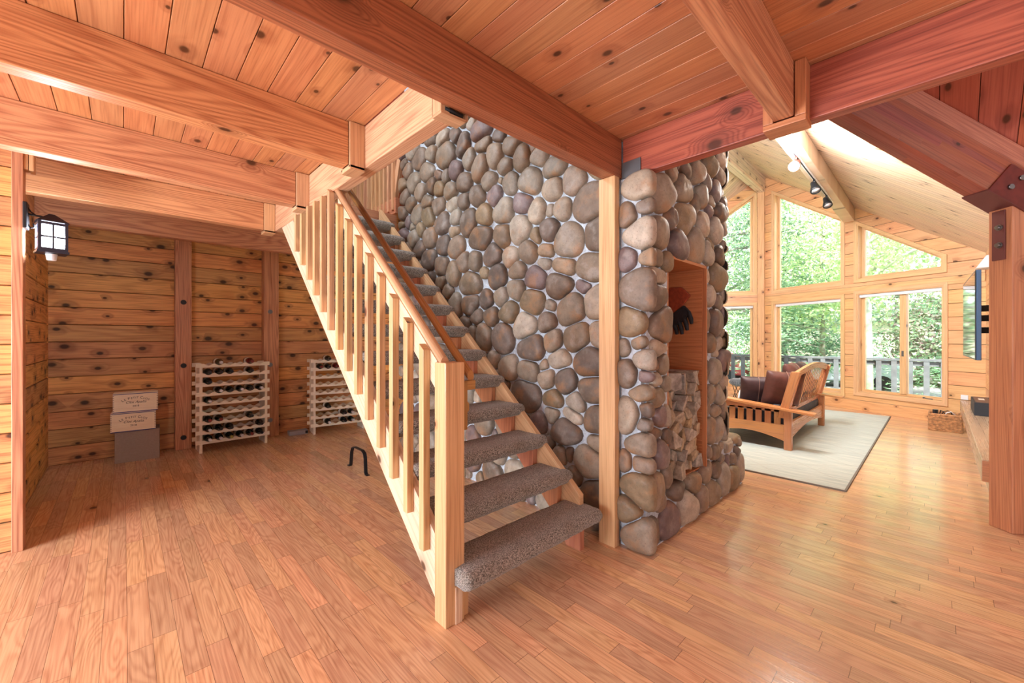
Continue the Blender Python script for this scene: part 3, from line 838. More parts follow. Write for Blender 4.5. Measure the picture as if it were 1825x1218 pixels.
# ---------------------------------------------------------------- stone chimney
PAL = [(150, 134, 116), (132, 114, 98), (164, 150, 132), (118, 101, 86), (142, 122, 100), (126, 108, 106), (172, 160, 144), (112, 98, 88), (146, 130, 112), (138, 118, 92)]
def build_stones(name, sites, bounds, fr, parent, fill_r=(.06, .12), holes=(), over=.012, seed=1, H=.36, maxh=.056, top=None):
    """sites (u,v,hw,hh) metres; bounds u0,u1,v0,v1"""
    rnd = random.Random(seed)
    u0, u1, v0, v1 = bounds
    S = []
    for s in sites:
        u, v, a, b = s
        if not (u0 - .02 < u < u1 + .02 and v0 - .02 < v < v1 + .02): continue
        if any(h[0] < u < h[1] and h[2] < v < h[3] for h in holes): continue
        if any(math.hypot(u - q[0], v - q[1]) < .55 * min(min(a, b) + min(q[2], q[3]), .2) for q in S): continue
        S.append((u, v, max(a, .025), max(b, .025)))
    for rr in (.12, .1, .085, .07, .055, .045, .035):
        for _ in range(int((u1 - u0) * (v1 - v0) * 260) + 60):
            u = rnd.uniform(u0 + rr * .6, max(u0 + rr * .6, u1 - rr * .6)); v = rnd.uniform(v0 + rr * .7, v1 - rr * .6)
            if any(h[0] - rr * .8 < u < h[1] + rr * .8 and h[2] - rr * .8 < v < h[3] + rr * .8 for h in holes): continue
            as_ = rnd.uniform(.8, 1.25)
            if all(((u - q[0]) / (q[2] + rr * as_ * .92)) ** 2 + ((v - q[1]) / (q[3] + rr / as_ * .92)) ** 2 > 1 for q in S):
                S.append((u, v, rr * as_, rr / as_))
    N = 26
    vs = []; fs = []; cols = []
    for si, (u, v, a, b) in enumerate(S):
        rs = []
        for k in range(N):
            t = 2 * math.pi * k / N
            dx, dy = math.cos(t), math.sin(t)
            re = 1.5 / ((abs(dx) / a) ** 2.5 + (abs(dy) / b) ** 2.5) ** (1 / 2.5)
            r = re
            w0 = a * b
            for sj, q in enumerate(S):
                if sj == si: continue
                ex, ey = q[0] - u, q[1] - v
                D2 = ex * ex + ey * ey
                if D2 > .36: continue
                dt = dx * ex + dy * ey
                if dt <= 1e-4: continue
                # split the gap in proportion to the two stones' reach along the line between them
                D = math.sqrt(D2); gx, gy = abs(ex) / D, abs(ey) / D
                ra = 1 / math.sqrt((gx / a) ** 2 + (gy / b) ** 2); rb = 1 / math.sqrt((gx / q[2]) ** 2 + (gy / q[3]) ** 2)
                m = D * ra / (ra + rb)
                rr_ = (m - .0055) * D / dt
                if rr_ < r: r = rr_
            for h in holes:
                # keep the stone out of the opening
                t0, t1 = -1e9, 1e9
                for p_, d_, lo_, hi_ in ((u, dx, h[0], h[1]), (v, dy, h[2], h[3])):
                    if abs(d_) < 1e-9:
                        if not (lo_ < p_ < hi_): t0, t1 = 1, 0
                    else:
                        a_, b_ = (lo_ - p_) / d_, (hi_ - p_) / d_
                        t0 = max(t0, min(a_, b_)); t1 = min(t1, max(a_, b_))
                if t0 < t1 and t1 > 0: r = min(r, max(t0, 0) + .012)
            # bounds
            if dx > 0: r = min(r, (u1 + over - u) / dx)
            if dx < 0: r = min(r, (u - u0 + over) / -dx)
            if dy > 0: r = min(r, (v1 + .01 - v) / dy)
            if dy < 0: r = min(r, (v - v0) / -dy)
            rs.append(max(r, .012))
        for _ in range(2):
            rs = [min(rs[k] * 1.03, (rs[k - 1] + 2 * rs[k] + rs[(k + 1) % N]) / 4) for k in range(N)]
        hh = max(.02, min(maxh, H * (min(rs) + sum(rs) / N)))
        hh *= rnd.uniform(.8, 1.1)
        c = PAL[rnd.randrange(len(PAL))]
        j = rnd.uniform(.84, 1.06)
        cc = srgb(*[min(255, x * j) for x in c])
        base = len(vs)
        rings = (1.0, .985, .93, .83, .68, .48, .25)
        hs = [-.02] + [hh * (1 - r_ ** 4.5) ** .5 for r_ in rings[1:]]
        sk = (rnd.uniform(-.1, .1), rnd.uniform(-.1, .1))
        off = rnd.uniform(0, 50)
        for q_, h_ in zip(rings, hs):
            for k in range(N):
                t = 2 * math.pi * k / N
                du, dv = rs[k] * q_ * math.cos(t), rs[k] * q_ * math.sin(t)
                nz = noise.noise(Vector(((u + du) * 9 + off, (v + dv) * 9, h_ * 9))) + .35 * noise.noise(Vector(((u + du) * 26 + off, (v + dv) * 26, h_ * 26)))
                h2 = h_ + (nz * .010 + (du * sk[0] + dv * sk[1])) * (1 if h_ > 0 else 0)
                vs.append(fr(u + du, v + dv, h2)); cols.append(cc)
        vs.append(fr(u, v, hh + noise.noise(Vector((u * 9 + off, v * 9, hh * 9))) * .01)); cols.append(cc)
        for ri in range(len(rings) - 1):
            for k in range(N):
                k2 = (k + 1) % N
                fs.append((base + ri * N + k, base + ri * N + k2, base + (ri + 1) * N + k2, base + (ri + 1) * N + k))
        cidx = base + len(rings) * N
        for k in range(N):
            fs.append((base + (len(rings) - 1) * N + k, base + (len(rings) - 1) * N + (k + 1) % N, cidx))
    me = bpy.data.meshes.new(name)
    me.from_pydata(vs, [], fs)
    me.materials.append(M['stone'])
    ca = me.color_attributes.new('Col', 'FLOAT_COLOR', 'POINT')
    ca.data.foreach_set('color', [x for c in cols for x in c])
    me.polygons.foreach_set('use_smooth', [True] * len(fs))
    o = bpy.data.objects.new(name, me); COL.objects.link(o); o.parent = parent
    return o

SX, SY = 2.315, 1.235         # mortar faces
SE = 3.58                     # far end of the shaft
BEX, BEZ = 4.0, .40           # hearth bench
CT = 4.9
NX0, NX1, NZ0, NZ1 = 2.60, 3.195, .32, 1.845
chim = empty('stone_chimney', (2.9, 2.7, 0), label='massive river stone chimney with a wood niche, between the stair and the living room', cat='chimney')
OFF = Vector((-2.9, -2.7, 0))
def cpart(mb, name, mat, **k):
    mb.v = [tuple(Vector(p) + OFF) for p in mb.v]
    return mb.build(name, mat, chim, **k)
mb = MB()
mb.box((SX, SY + .6, 0), (SE, 4.2, CT))
mb.box((SX, SY, 0), (NX0, SY + .6, CT)); mb.box((NX1, SY, 0), (SE, SY + .6, CT))
mb.box((NX0, SY, 0), (NX1, SY + .6, NZ0)); mb.box((NX0, SY, NZ1), (NX1, SY + .6, CT))
mb.box((2.274, 1.245, 0), (SX, 1.385, 2.30))
mb.box((SE, SY, 0), (BEX, 4.2, BEZ))
mb.box((2.28, 1.212, 0), (BEX + .015, SY, .008))
cpart(mb, 'mortar', M['mortar'], merge=False)
mb = MB()
def fr_nr(u, v, d): return Vector((NX1 - .018 - d, u, v))
grooved(mb, [(SY + .0, NZ0), (SY + .58, NZ0), (SY + .58, NZ1 - .02), (SY, NZ1 - .02)], fr_nr, .185, .3, gw=.003, gd=-.004)
mb.box((NX1 - .016, SY - .03, NZ0), (NX1, SY + .59, NZ1)); mb.box((NX0, SY - .002, NZ0), (NX0 + .014, SY + .59, NZ1))
mb.box((NX0, SY - .03, NZ1 - .02), (NX1, SY + .59, NZ1)); mb.box((NX0, SY + .58, NZ0), (NX1, SY + .598, NZ1), 0); mb.box((NX0, SY, NZ0 - .01), (NX1, SY + .59, NZ0 + .01), 0)
cpart(mb, 'niche_lining', M['post'], merge=False)

ST_STAIR=[(280,315,15,9),(256,301,8,5),(279,301,13,6),(241,287,10,8),(306,310,9,14),(319,324,9,6),(340,329,12,8),(361,319,11,8),(336,310,19,14),(385,320,14,10),(297,295,9,12),(283,282,11,14),(261,286,10,11),(248,273,9,8),(230,273,10,10),(210,269,10,7),(196,256,12,8),(408,316,9,9),(394,300,12,12),(369,305,15,10),(318,290,11,9),(334,290,7,8),(346,294,7,5),(304,275,11,10),(270,267,11,8),(254,263,3,3),(243,258,10,10),(220,252,13,12),(178,241,10,10),(197,240,10,10),(361,286,10,8),(346,280,10,8),(383,286,12,9),(326,272,12,9),(419,304,11,6),(285,258,12,10),(262,252,11,8),(227,238,12,9),(250,237,13,11),(368,273,12,7),(348,264,13,9),(324,260,12,7),(305,258,8,9),(188,224,9,9),(165,222,15,12),(212,228,9,10),(200,226,4,6),(415,288,13,9),(401,277,13,8),(420,272,13,9),(390,264,11,11),(367,256,14,11),(341,244,13,11),(319,246,10,8),(298,237,12,14),(276,239,11,10),(200,212,10,9),(231,217,11,12),(253,216,10,10),(282,219,21,12),(423,259,11,5),(409,259,6,8),(380,246,8,8),(396,239,12,9),(364,234,14,11),(321,233,11,5),(340,223,12,10),(316,216,13,11),(214,209,5,7),(182,200,13,12),(159,200,9,11),(222,199,11,9),(419,247,13,8),(383,225,12,9),(364,211,15,11),(306,201,9,9),(288,200,8,11),(265,202,14,10),(241,196,10,8),(204,196,8,5),(206,187,9,4),(186,182,11,6),(163,178,12,10),(344,202,15,9),(321,193,12,12),(276,188,9,4),(259,182,12,11),(234,185,12,7),(214,176,13,9),(169,166,7,4),(191,168,14,9),(362,193,10,6),(344,186,11,6),(296,180,25,11),(331,176,10,6),(235,169,11,8),(254,165,10,8),(159,153,8,13),(218,159,14,10),(319,161,11,11),(296,161,14,9),(272,163,9,8),(199,154,6,4),(181,150,14,11),(286,149,9,6),(267,149,10,9),(244,152,12,9),(226,140,15,10),(202,142,9,8),(303,143,9,6),(277,132,11,12),(252,129,14,13),(197,129,9,8),(175,131,12,10),(157,133,6,11),(292,134,7,7),(220,122,17,10),(190,115,11,6),(165,114,13,11),(262,112,5,8),(245,106,12,10),(222,104,11,9),(206,109,4,4),(241,101,7,4),(220,102,10,5),(203,100,8,7),(185,99,11,8),(163,95,11,9),(225,85,17,12),(197,85,11,6),(176,84,10,7),(198,73,8,5),(179,76,10,5),(160,75,8,9),(211,65,9,7),(185,62,18,9),(159,60,7,5),(200,51,5,6),(191,45,6,7),(181,47,3,6),(166,44,14,11),(176,33,6,6),(161,25,10,9)]
ST_NEAR=[(124,221,10,7),(132,207,5,7),(117,206,9,7),(124,193,10,8),(132,179,5,7),(118,178,7,5),(123,160,11,13),(131,140,7,9),(115,139,8,9),(135,124,3,6),(121,116,9,5),(132,109,6,8),(116,107,8,8),(124,96,12,4),(132,82,6,10),(116,84,7,11),(123,65,13,6),(134,53,4,6),(116,56,8,6),(124,38,12,10),(132,24,6,7),(117,25,8,5),(122,10,11,9)]
ST_RIGHT=[(250,224,15,10),(281,233,15,10),(284,215,17,11),(262,209,9,6),(246,195,13,8),(271,195,14,8),(301,198,14,12),(325,196,13,9),(264,240,10,4),(284,248,10,5),(303,252,11,8),(326,262,13,8),(347,261,11,7),(320,248,8,6),(311,235,9,9),(338,246,12,8),(301,227,7,6),(330,236,7,4),(328,228,10,4),(347,231,10,7),(313,216,9,10),(339,215,16,10),(330,203,10,4),(347,197,10,7),(320,178,8,7),(342,178,14,12),(325,163,12,8),(344,159,12,7),(320,144,10,10),(340,143,14,10),(327,127,15,6),(347,126,5,5),(320,118,11,3),(243,169,10,5),(243,156,8,8),(246,123,9,5),(249,114,6,6),(244,93,8,5),(247,80,5,6),(243,70,8,3),(246,57,6,9),(242,35,9,10),(250,24,6,4),(268,27,14,6),(295,25,15,5),(259,11,16,12),(286,11,15,10),(312,10,10,10),(333,10,16,10),(320,29,12,9),(323,43,12,6),(340,39,9,6),(340,25,10,8),(355,13,13,11),(237,8,7,8),(328,57,15,10),(344,57,9,10),(320,78,11,9),(340,72,11,5),(331,87,10,7),(345,85,9,8),(320,104,10,10),(338,103,10,11),(367,39,20,7),(366,28,13,5),(349,32,7,4),(381,25,8,4),(391,30,7,4),(379,11,16,10),(396,15,8,10)]
def cm(l): return [tuple(x / 100 for x in q) for q in l]
def fr_stair(u, v, d): return Vector((2.312 - d, u, v)) + OFF
def fr_near(u, v, d): return Vector((2.272 - d, u, v)) + OFF
def fr_right(u, v, d): return Vector((u, SY - .002 - d, v)) + OFF
build_stones('river_stones', cm(ST_STAIR), (1.50, 4.25, 0, 4.0), fr_stair, chim, seed=3, over=.03)
build_stones('river_stones', cm(ST_NEAR), (1.19, 1.372, 0, 2.31), fr_near, chim, seed=4, over=.035, maxh=.05)
build_stones('river_stones', [q for q in cm(ST_RIGHT) if q[0] < SE + .02 or q[1] < BEZ + .02], (2.36, SE + .03, 0, 3.2), fr_right, chim, seed=5,
             holes=[(NX0, NX1, NZ0, NZ1)], over=.04)
build_stones('river_stones', [q for q in cm(ST_RIGHT) if q[0] > SE + .06 and q[1] < BEZ], (SE + .08, BEX + .02, 0, BEZ + .01), fr_right, chim, seed=6, over=.03)
def fr_end(u, v, d): return Vector((SE - .002 + d, u, v)) + OFF
build_stones('river_stones', [], (SY - .02, 3.2, BEZ + .06, 3.2), fr_end, chim, seed=8, over=.03)
def fr_bend(u, v, d): return Vector((BEX - .002 + d, u, v)) + OFF
build_stones('river_stones', [], (SY - .0, 3.0, 0, BEZ), fr_bend, chim, seed=9, over=.03)
def fr_btop(u, v, d): return Vector((u, v, BEZ - .002 + d)) + OFF
build_stones('river_stones', [], (SE + .04, BEX + .02, SY - .02, 3.0), fr_btop, chim, seed=10, over=.02, maxh=.05)

# firewood: each split log its own thing
rnd = random.Random(21)
fu0, fu1, fv0, fv1 = NX0 + .03, NX1 - .065, NZ0 + .025, 1.045
pts = []
tries = 0
while len(pts) < 46 and tries < 6000:
    tries += 1
    p = (rnd.uniform(fu0 + .03, fu1 - .03), rnd.uniform(fv0 + .03, fv1 - .02))
    if all(math.hypot((p[0] - q[0]) * 1.05, (p[1] - q[1]) * .9) > .066 for q in pts): pts.append(p)
pts.sort(key=lambda p: (round(p[1] / .085), p[0]))
rows = {}
for i, p in enumerate(pts):
    cell = [(fu0, fv0), (fu1, fv0), (fu1, fv1 + rnd.uniform(-.01, .03)), (fu0, fv1 + rnd.uniform(-.01, .03))]
    for j, q in enumerate(pts):
        if i == j: continue
        mx, my = (p[0] + q[0]) / 2, (p[1] + q[1]) / 2
        nx, ny = q[0] - p[0], q[1] - p[1]
        out = []
        for a in range(len(cell)):
            A = cell[a]; B = cell[(a + 1) % len(cell)]
            da = (A[0] - mx) * nx + (A[1] - my) * ny; db = (B[0] - mx) * nx + (B[1] - my) * ny
            if da <= 0: out.append(A)
            if (da < 0) != (db < 0) and abs(da - db) > 1e-12:
                t = da / (da - db); out.append((A[0] + t * (B[0] - A[0]), A[1] + t * (B[1] - A[1])))
        cell = out
        if len(cell) < 3: break
    if len(cell) < 3: continue
    cxy = (sum(c[0] for c in cell) / len(cell), sum(c[1] for c in cell) / len(cell))
    cell = [(c[0] + (cxy[0] - c[0]) * .05, c[1] + (cxy[1] - c[1]) * .05) for c in cell]
    mb = MB()
    yf = SY - .015 + rnd.uniform(-.03, .05); tiltx = rnd.uniform(-.35, .35); tiltz = rnd.uniform(-.35, .35)
    n = len(cell)
    f = [Vector((c[0] - cxy[0], yf - SY + (c[0] - cxy[0]) * tiltx + (c[1] - cxy[1]) * tiltz, c[1] - cxy[1])) for c in cell]
    bk = [Vector((c[0] - cxy[0], .36, c[1] - cxy[1])) for c in cell]
    ctr = Vector((0, yf - SY - .008, 0))
    mb.poly(f); mb.poly(list(reversed(bk)))
    for a in range(n):
        b = (a + 1) % n
        mb.poly([f[b], f[a], bk[a], bk[b]])
    o = mb.build('split_log', M['fire'], bevel=.004)
    o.location = (cxy[0], SY, cxy[1])
    r_ = int((cxy[1] - NZ0) / .09); rows.setdefault(r_, 0); rows[r_] += 1
    ordn = ['first', 'second', 'third', 'fourth', 'fifth', 'sixth', 'seventh', 'eighth', 'ninth', 'tenth', 'eleventh', 'twelfth']
    tag(o, 'split firewood log in the stone niche, %s from the left in the %s layer up' % (ordn[min(rows[r_] - 1, 11)], ordn[min(r_, 11)]), 'firewood', 'split logs stacked in the chimney niche')

# gloves hanging on the right side board of the niche
GX = NX1 - .024
gl = empty('work_glove', (GX, 1.40, 1.60), label='dark work glove with a rust suede cuff hanging in the chimney niche', cat='glove')
def fr_g(u, v, d): return Vector((-d, u, v))
mb = MB(); mb.prism([(-.09, .03), (-.02, .10), (.07, .105), (.155, .05), (.09, -.065), (.04, -.10), (-.03, -.045)], .002, .03, fr_g)
mb.build('cuff', M['glovec'], gl, bevel=.008)
mb = MB(); mb.prism([(-.04, -.045), (.04, -.10), (.10, -.15), (.03, -.20), (-.045, -.16), (-.09, -.10)], .004, .036, fr_g)
for k, (a, b, L2) in enumerate(((-.08, -.115, .075), (-.045, -.15, .09), (-.005, -.18, .09), (.035, -.195, .075))):
    mb.tube([fr_g(a + .01, b + .02, .02), fr_g(a - .012, b - L2 * .5, .02), fr_g(a - .018, b - L2, .018)], [.019, .018, .013], 8)
mb.tube([fr_g(.07, -.12, .02), fr_g(.09, -.17, .022), fr_g(.085, -.21, .02)], [.02, .018, .013], 8)
mb.build('hand', M['gloved'], gl, bevel=.006)

# ---------------------------------------------------------------- staircase
st = empty('open_staircase', (1.55, 1.5, 0), label='open wooden staircase with carpeted treads rising beside the stone chimney', cat='staircase')
SO = Vector((-1.55, -1.5, 0))
def spart(mb, name, mat, **k):
    mb.v = [tuple(Vector(p) + SO) for p in mb.v]
    return mb.build(name, mat, st, **k)
RISE, RUN = .19, .2165
def NL(y): return .26 + (RISE / RUN) * (y - 1.416)
def fr_x(x0):
    def f(u, v, d): return Vector((x0 + d, u, v))
    return f
gs = (1 / math.hypot(1, .8776), .8776 / math.hypot(1, .8776))
def stringer(x0, x1, mat):
    mb = MB()
    pts = [(1.54, NL(1.54) - .345), (1.54, NL(1.54) - .05), (4.30, NL(4.30) - .05), (4.30, NL(4.30) - .345)]
    mb.prism(list(reversed(pts)), 0, x1 - x0, fr_x(x0), gs)
    spart(mb, 'stringer', mat, bevel=.003)
stringer(1.048, 1.088, M['palepine'])
stringer(2.055, 2.095, M['pine'])
for x0, x1 in ((1.088, 1.126), (2.015, 2.055)):
    for i in range(12):
        y = 1.416 + RUN * i; z = .26 + RISE * i - .092
        mb = MB()
        mb.prism([(y + .05, z), (y + .29, z), (y + .25, z - .10 if i == 0 else z - .04), (y + .06, max(z - .22, .001))][::-1] if i else [(y + .09, 0.0), (y + .09, z), (y + .29, z), (y + .2, 0.0)][::-1], 0, x1 - x0, fr_x(x0), (0, 1))
        spart(mb, 'tread_block', M['post'] if x0 > 2 else M['palepine'], bevel=.002)
# carpeted treads
def tread_section():
    pts = []
    D, T, R = .275, .088, .044
    for k in range(9):                    # front nose
        t = math.pi / 2 + math.pi * k / 8
        pts.append((R * 1.0 + R * math.cos(t), -R + R * math.sin(t)))
    pts += [(D - .02, -T), (D, -T + .02), (D, -.02), (D - .02, 0)]
    return pts
sec = tread_section()
for i in range(13):
    y = 1.405 + RUN * i; z = .26 + RISE * i
    mb = MB()
    x0, x1 = (1.09, 2.10) if i else (1.085, 2.115)
    nseg = 40
    cols_ = []
    full = []
    for a in range(len(sec)):
        p = sec[a]; q = sec[(a + 1) % len(sec)]
        m = max(1, int(math.hypot(p[0] - q[0], p[1] - q[1]) / .03))
        for b in range(m): full.append((p[0] + (q[0] - p[0]) * b / m, p[1] + (q[1] - p[1]) * b / m))
    cyx, cyz = .137, -.044
    grid = []
    for s_ in range(nseg + 1):
        x = x0 + (x1 - x0) * s_ / nseg
        e = min(s_, nseg - s_)
        shrink = {0: .80, 1: .95}.get(e, 1.0)
        row = []
        for (py_, pz_) in full:
            nz = noise.noise(Vector((x * 22 + i * 7, py_ * 22, pz_ * 22))) * .004 + noise.noise(Vector((x * 60 + i * 7, py_ * 60, pz_ * 60))) * .002
            dy, dz = (py_ - cyx) * (1 - (1 - shrink) * .25), (pz_ - cyz) * shrink
            l_ = math.hypot(dy, dz) or 1
            row.append(Vector((x, y + cyx + dy + dy / l_ * nz, z + cyz + dz + dz / l_ * nz)))
        grid.append(row)
    nf = len(full)
    for a, b in zip(grid, grid[1:]):
        for k in range(nf):
            k2 = (k + 1) % nf
            mb.poly([a[k], b[k], b[k2], a[k2]], None, True)
    mb.poly(list(grid[0]), None, True); mb.poly(list(reversed(grid[-1])), None, True)
    spart(mb, 'carpeted_tread', M['carpet'])
# balusters
for k in range(14):
    y = 1.655 + .1497 * k
    zb = NL(y) - .166; zt = min(NL(y) + .775, BB - .002)
    mb = MB()
    sl = .03 if zt < BB - .01 else 0
    mb.prism([(y - .0, zb), (y + .04, zb), (y + .04, zt + sl), (y - .0, zt)][::-1], 0, .036, fr_x(1.010), (0, 1))
    spart(mb, 'baluster', M['pine'], bevel=.002)
# newel
mb = MB(); mb.box((1.036, 1.512, 0), (1.142, 1.602, 1.19), 2)
spart(mb, 'newel_post', M['pine'], bevel=.005)
mb = MB(); mb.box((1.144, 1.53, 0), (1.178, 1.58, .168), 2); spart(mb, 'foot_block', M['pine'], bevel=.003)
# main rail: flat board with rounded cap
def rail_sweep(sec2, y0, y1, off, x0, name, mat, smooth=True):
    mb = MB()
    a = [Vector((x0 + p[0], y0, NL(y0) + off + p[1])) for p in sec2]
    b = [Vector((x0 + p[0], y1, NL(y1) + off + p[1])) for p in sec2]
    L = (b[0] - a[0]).length
    n = len(sec2)
    cum = 0
    for k in range(n):
        j = (k + 1) % n
        dd = (a[k] - a[j]).length
        mb.poly([a[k], b[k], b[j], a[j]], [(0, cum), (L, cum), (L, cum + dd), (0, cum + dd)], smooth and n > 5)
        cum += dd
    mb.poly(list(reversed(a))); mb.poly(b)
    return spart(mb, name, mat)
rail_sweep([(0, -.14), (.03, -.14), (.03, 0), (0, 0)], 1.60, 2.80, .775, 1.048, 'rail_board', M['palepine'])
rnd_sec = [(.023 * math.cos(t) + .014, .028 * math.sin(t)) for t in [2 * math.pi * k / 16 for k in range(16)]]
rail_sweep(rnd_sec, 1.56, 2.86, .80, 1.052, 'handrail', M['pine'])
rnd2 = [(.019 * math.cos(t), .028 * math.sin(t)) for t in [2 * math.pi * k / 14 for k in range(14)]]
rail_sweep(rnd2, 1.545, 3.0, .745, 1.203, 'grab_rail', M['golden'])
mb = MB(); mb.box((1.150, 1.53, 1.055), (1.222, 1.57, 1.10)); mb.box((1.144, 1.525, .87), (1.170, 1.575, 1.095), 2)
mb.tube([(1.17, 1.55, 1.0), (1.185, 1.55, .985), (1.185, 1.55, .96), (1.165, 1.55, .945)], .012)
spart(mb, 'rail_bracket', M['golden'], bevel=.004)

# loft guard rail above, seen between girder and stone
gd = empty('loft_guard_rail', (2.3, 4.3, 2.73), label='loft guard rail of slim wooden balusters above the top of the stair', cat='railing')
mb = MB(); mb.box((-.03, .02, .02), (.02, 1.85, .20), 1); mb.build('base_board', M['post'], gd)
mb = MB(); mb.box((-.04, .0, 1.02), (.03, 1.85, 1.07), 1); mb.build('top_rail', M['post'], gd)
for k in range(17):
    mb = MB(); y = .05 + .108 * k; mb.box((-.05, y, .06), (-.012, y + .04, 1.02), 2); mb.build('baluster', M['girder'], gd)
mb = MB(); mb.prism([(-.28, .9), (-.2, .9), (.02, .25), (-.05, .2)], -.02, .03, lambda u, v, d: Vector((d, u + .12, v)), (0, 1)); mb.build('brace', M['girder'], gd)

# ---------------------------------------------------------------- wine racks
def make_rack():
    r = empty('wine_rack', (0, 0, 0))
    Wd, Dp, Ht = .70, .27, 1.01
    for x in (.012, Wd - .04):
        mb = MB(); mb.box((x, 0, 0), (x + .028, .024, Ht), 2); mb.build('upright', M['rack'], r, bevel=.002)
        mb = MB(); mb.box((x, Dp - .024, 0), (x + .028, Dp, Ht), 2); mb.build('upright', M['rack'], r, bevel=.002)
    for x in (.018, Wd - .034):
        mb = MB(); mb.box((x, .024, .0), (x + .016, Dp - .024, Ht - .03), 2); mb.build('side_panel', M['rack'], r)
    for i in range(9):
        z = .115 + i * .1085
        for y in (-.004, Dp - .03):
            mb = MB()
            top = []
            n = 72
            for k in range(n + 1):
                x = -.022 + (Wd + .034) * k / n
                ph = (x - .045) / .102
                d = .024 * (0.5 - 0.5 * math.cos(2 * math.pi * ph)) if .045 <= x <= Wd - .043 else 0
                top.append((x, z + .028 - d))
            poly = [(-.022, z - .016), (Wd + .012, z - .016)] + list(reversed(top))
            # build as strips (concave outline)
            def f(u, v, dd): return Vector((u, y + dd, v))
            for a, b in zip(top, top[1:]):
                q = [(a[0], z - .016), (b[0], z - .016), b, a]
                mb.poly([f(p[0], p[1], 0) for p in q], [(p[0], p[1]) for p in q])
                mb.poly([f(p[0], p[1], .02) for p in reversed(q)], [(p[0], p[1]) for p in reversed(q)])
                mb.poly([f(a[0], a[1], 0), f(b[0], b[1], 0), f(b[0], b[1], .02), f(a[0], a[1], .02)], [(a[0], 0), (b[0], 0), (b[0], .02), (a[0], .02)])
            a, b = top[0], top[-1]
            mb.poly([f(a[0], z - .016, 0), f(b[0], z - .016, 0), f(b[0], z - .016, .02), f(a[0], z - .016, .02)])
            for e in (a, b): mb.poly([f(e[0], z - .016, 0), f(e[0], e[1], 0), f(e[0], e[1], .02), f(e[0], z - .016, .02)])
            mb.build('scalloped_rail', M['rack'], r)
    return r
rack1 = make_rack(); rack1.location = (.605, 5.73, 0); rack1.rotation_euler.z = math.radians(2)
tag(rack1, 'pale wooden wine rack well filled with bottles, between the two wall posts', 'wine rack', 'scalloped wine racks')
rack2 = copy_tree(rack1); rack2.location = (1.835, 5.80, 0); rack2.rotation_euler.z = math.radians(-7)
tag(rack2, 'pale wooden wine rack with few bottles, half hidden behind the stair stringer', 'wine rack', 'scalloped wine racks')

def make_bottle(glass, foil, lab):
    b = empty('wine_bottle')
    mb = MB(); mb.lathe([(.001, .30), (.036, .295), (.038, .285), (.038, .12), (.034, .10), (.022, .078), (.0155, .062), (.0145, .03), (.0145, .002)], 16, axis='Y')
    mb.build('bottle_body', glass, b)
    mb = MB(); mb.lathe([(.0155, .055), (.0158, .01), (.0165, .008), (.0165, 0), (.014, -.002)], 14, axis='Y'); mb.build('capsule', foil, b)
    mb = MB(); mb.lathe([(.0384, .24), (.0386, .239), (.0386, .16), (.0384, .159)], 16, axis='Y'); mb.build('paper_label', lab, b)
    return b
kinds = {'d': ('dark wine bottle', (M['bottle'], M['foil'])), 'w': ('dark wine bottle with a silver capsule', (M['bottle'], M['foilwhite'])),
         'r': ('red wine bottle', (M['bottlered'], M['foilred'])), 'g': ('olive wine bottle with a silver capsule', (M['bottlegreen'], M['foilwhite'])),
         'y': ('dark wine bottle with a gold capsule', (M['bottle'], M['foilgold'])), 'o': ('dark wine bottle with a red capsule', (M['bottle'], M['foilred']))}
protos = {}
lay1 = {0: {1: 'g', 4: 'r'}, 1: {0: 'd', 1: 'd', 2: 'd', 4: 'd'}, 2: {0: 'd'}, 3: {1: 'w', 2: 'd', 3: 'w', 4: 'd', 5: 'w'}, 4: {0: 'w'},
        6: {0: 'o', 1: 'o', 4: 'd'}, 7: {0: 'w', 1: 'd', 2: 'd', 5: 'd'}, 8: {0: 'w', 1: 'w', 2: 'y', 3: 'w', 4: 'o', 5: 'd'}}
lay2 = {0: {1: 'd'}, 1: {0: 'o', 2: 'r', 1: 'd'}, 6: {1: 'd'}, 7: {3: 'd', 4: 'w'}, 8: {1: 'w', 3: 'd', 4: 'w'}}
on_ = ['first', 'second', 'third', 'fourth', 'fifth', 'sixth', 'seventh', 'eighth', 'ninth']
for rk, lay, nm in ((rack1, lay1, 'fuller left wine rack'), (rack2, lay2, 'half-hidden wine rack')):
    for row, slots in lay.items():
        for s_, kd in sorted(slots.items()):
            if kd not in protos:
                b = protos[kd] = make_bottle(*kinds[kd][1], M['paper'])
            else: b = copy_tree(protos[kd])
            z = .115 + (8 - row) * .1085 + .005 + .0375
            a = rk.rotation_euler.z
            lx, ly = .045 + .102 * (s_ + .5), -.10
            if row == 0: ly -= .01
            b.location = (rk.location.x + lx * math.cos(a) - ly * math.sin(a), rk.location.y + lx * math.sin(a) + ly * math.cos(a), z)
            b.rotation_euler = (0, 0, a)
            tag(b, '%s, %s row down, %s slot, %s' % (kinds[kd][0], on_[row], on_[s_], nm), 'bottle', 'wine bottles in the racks')

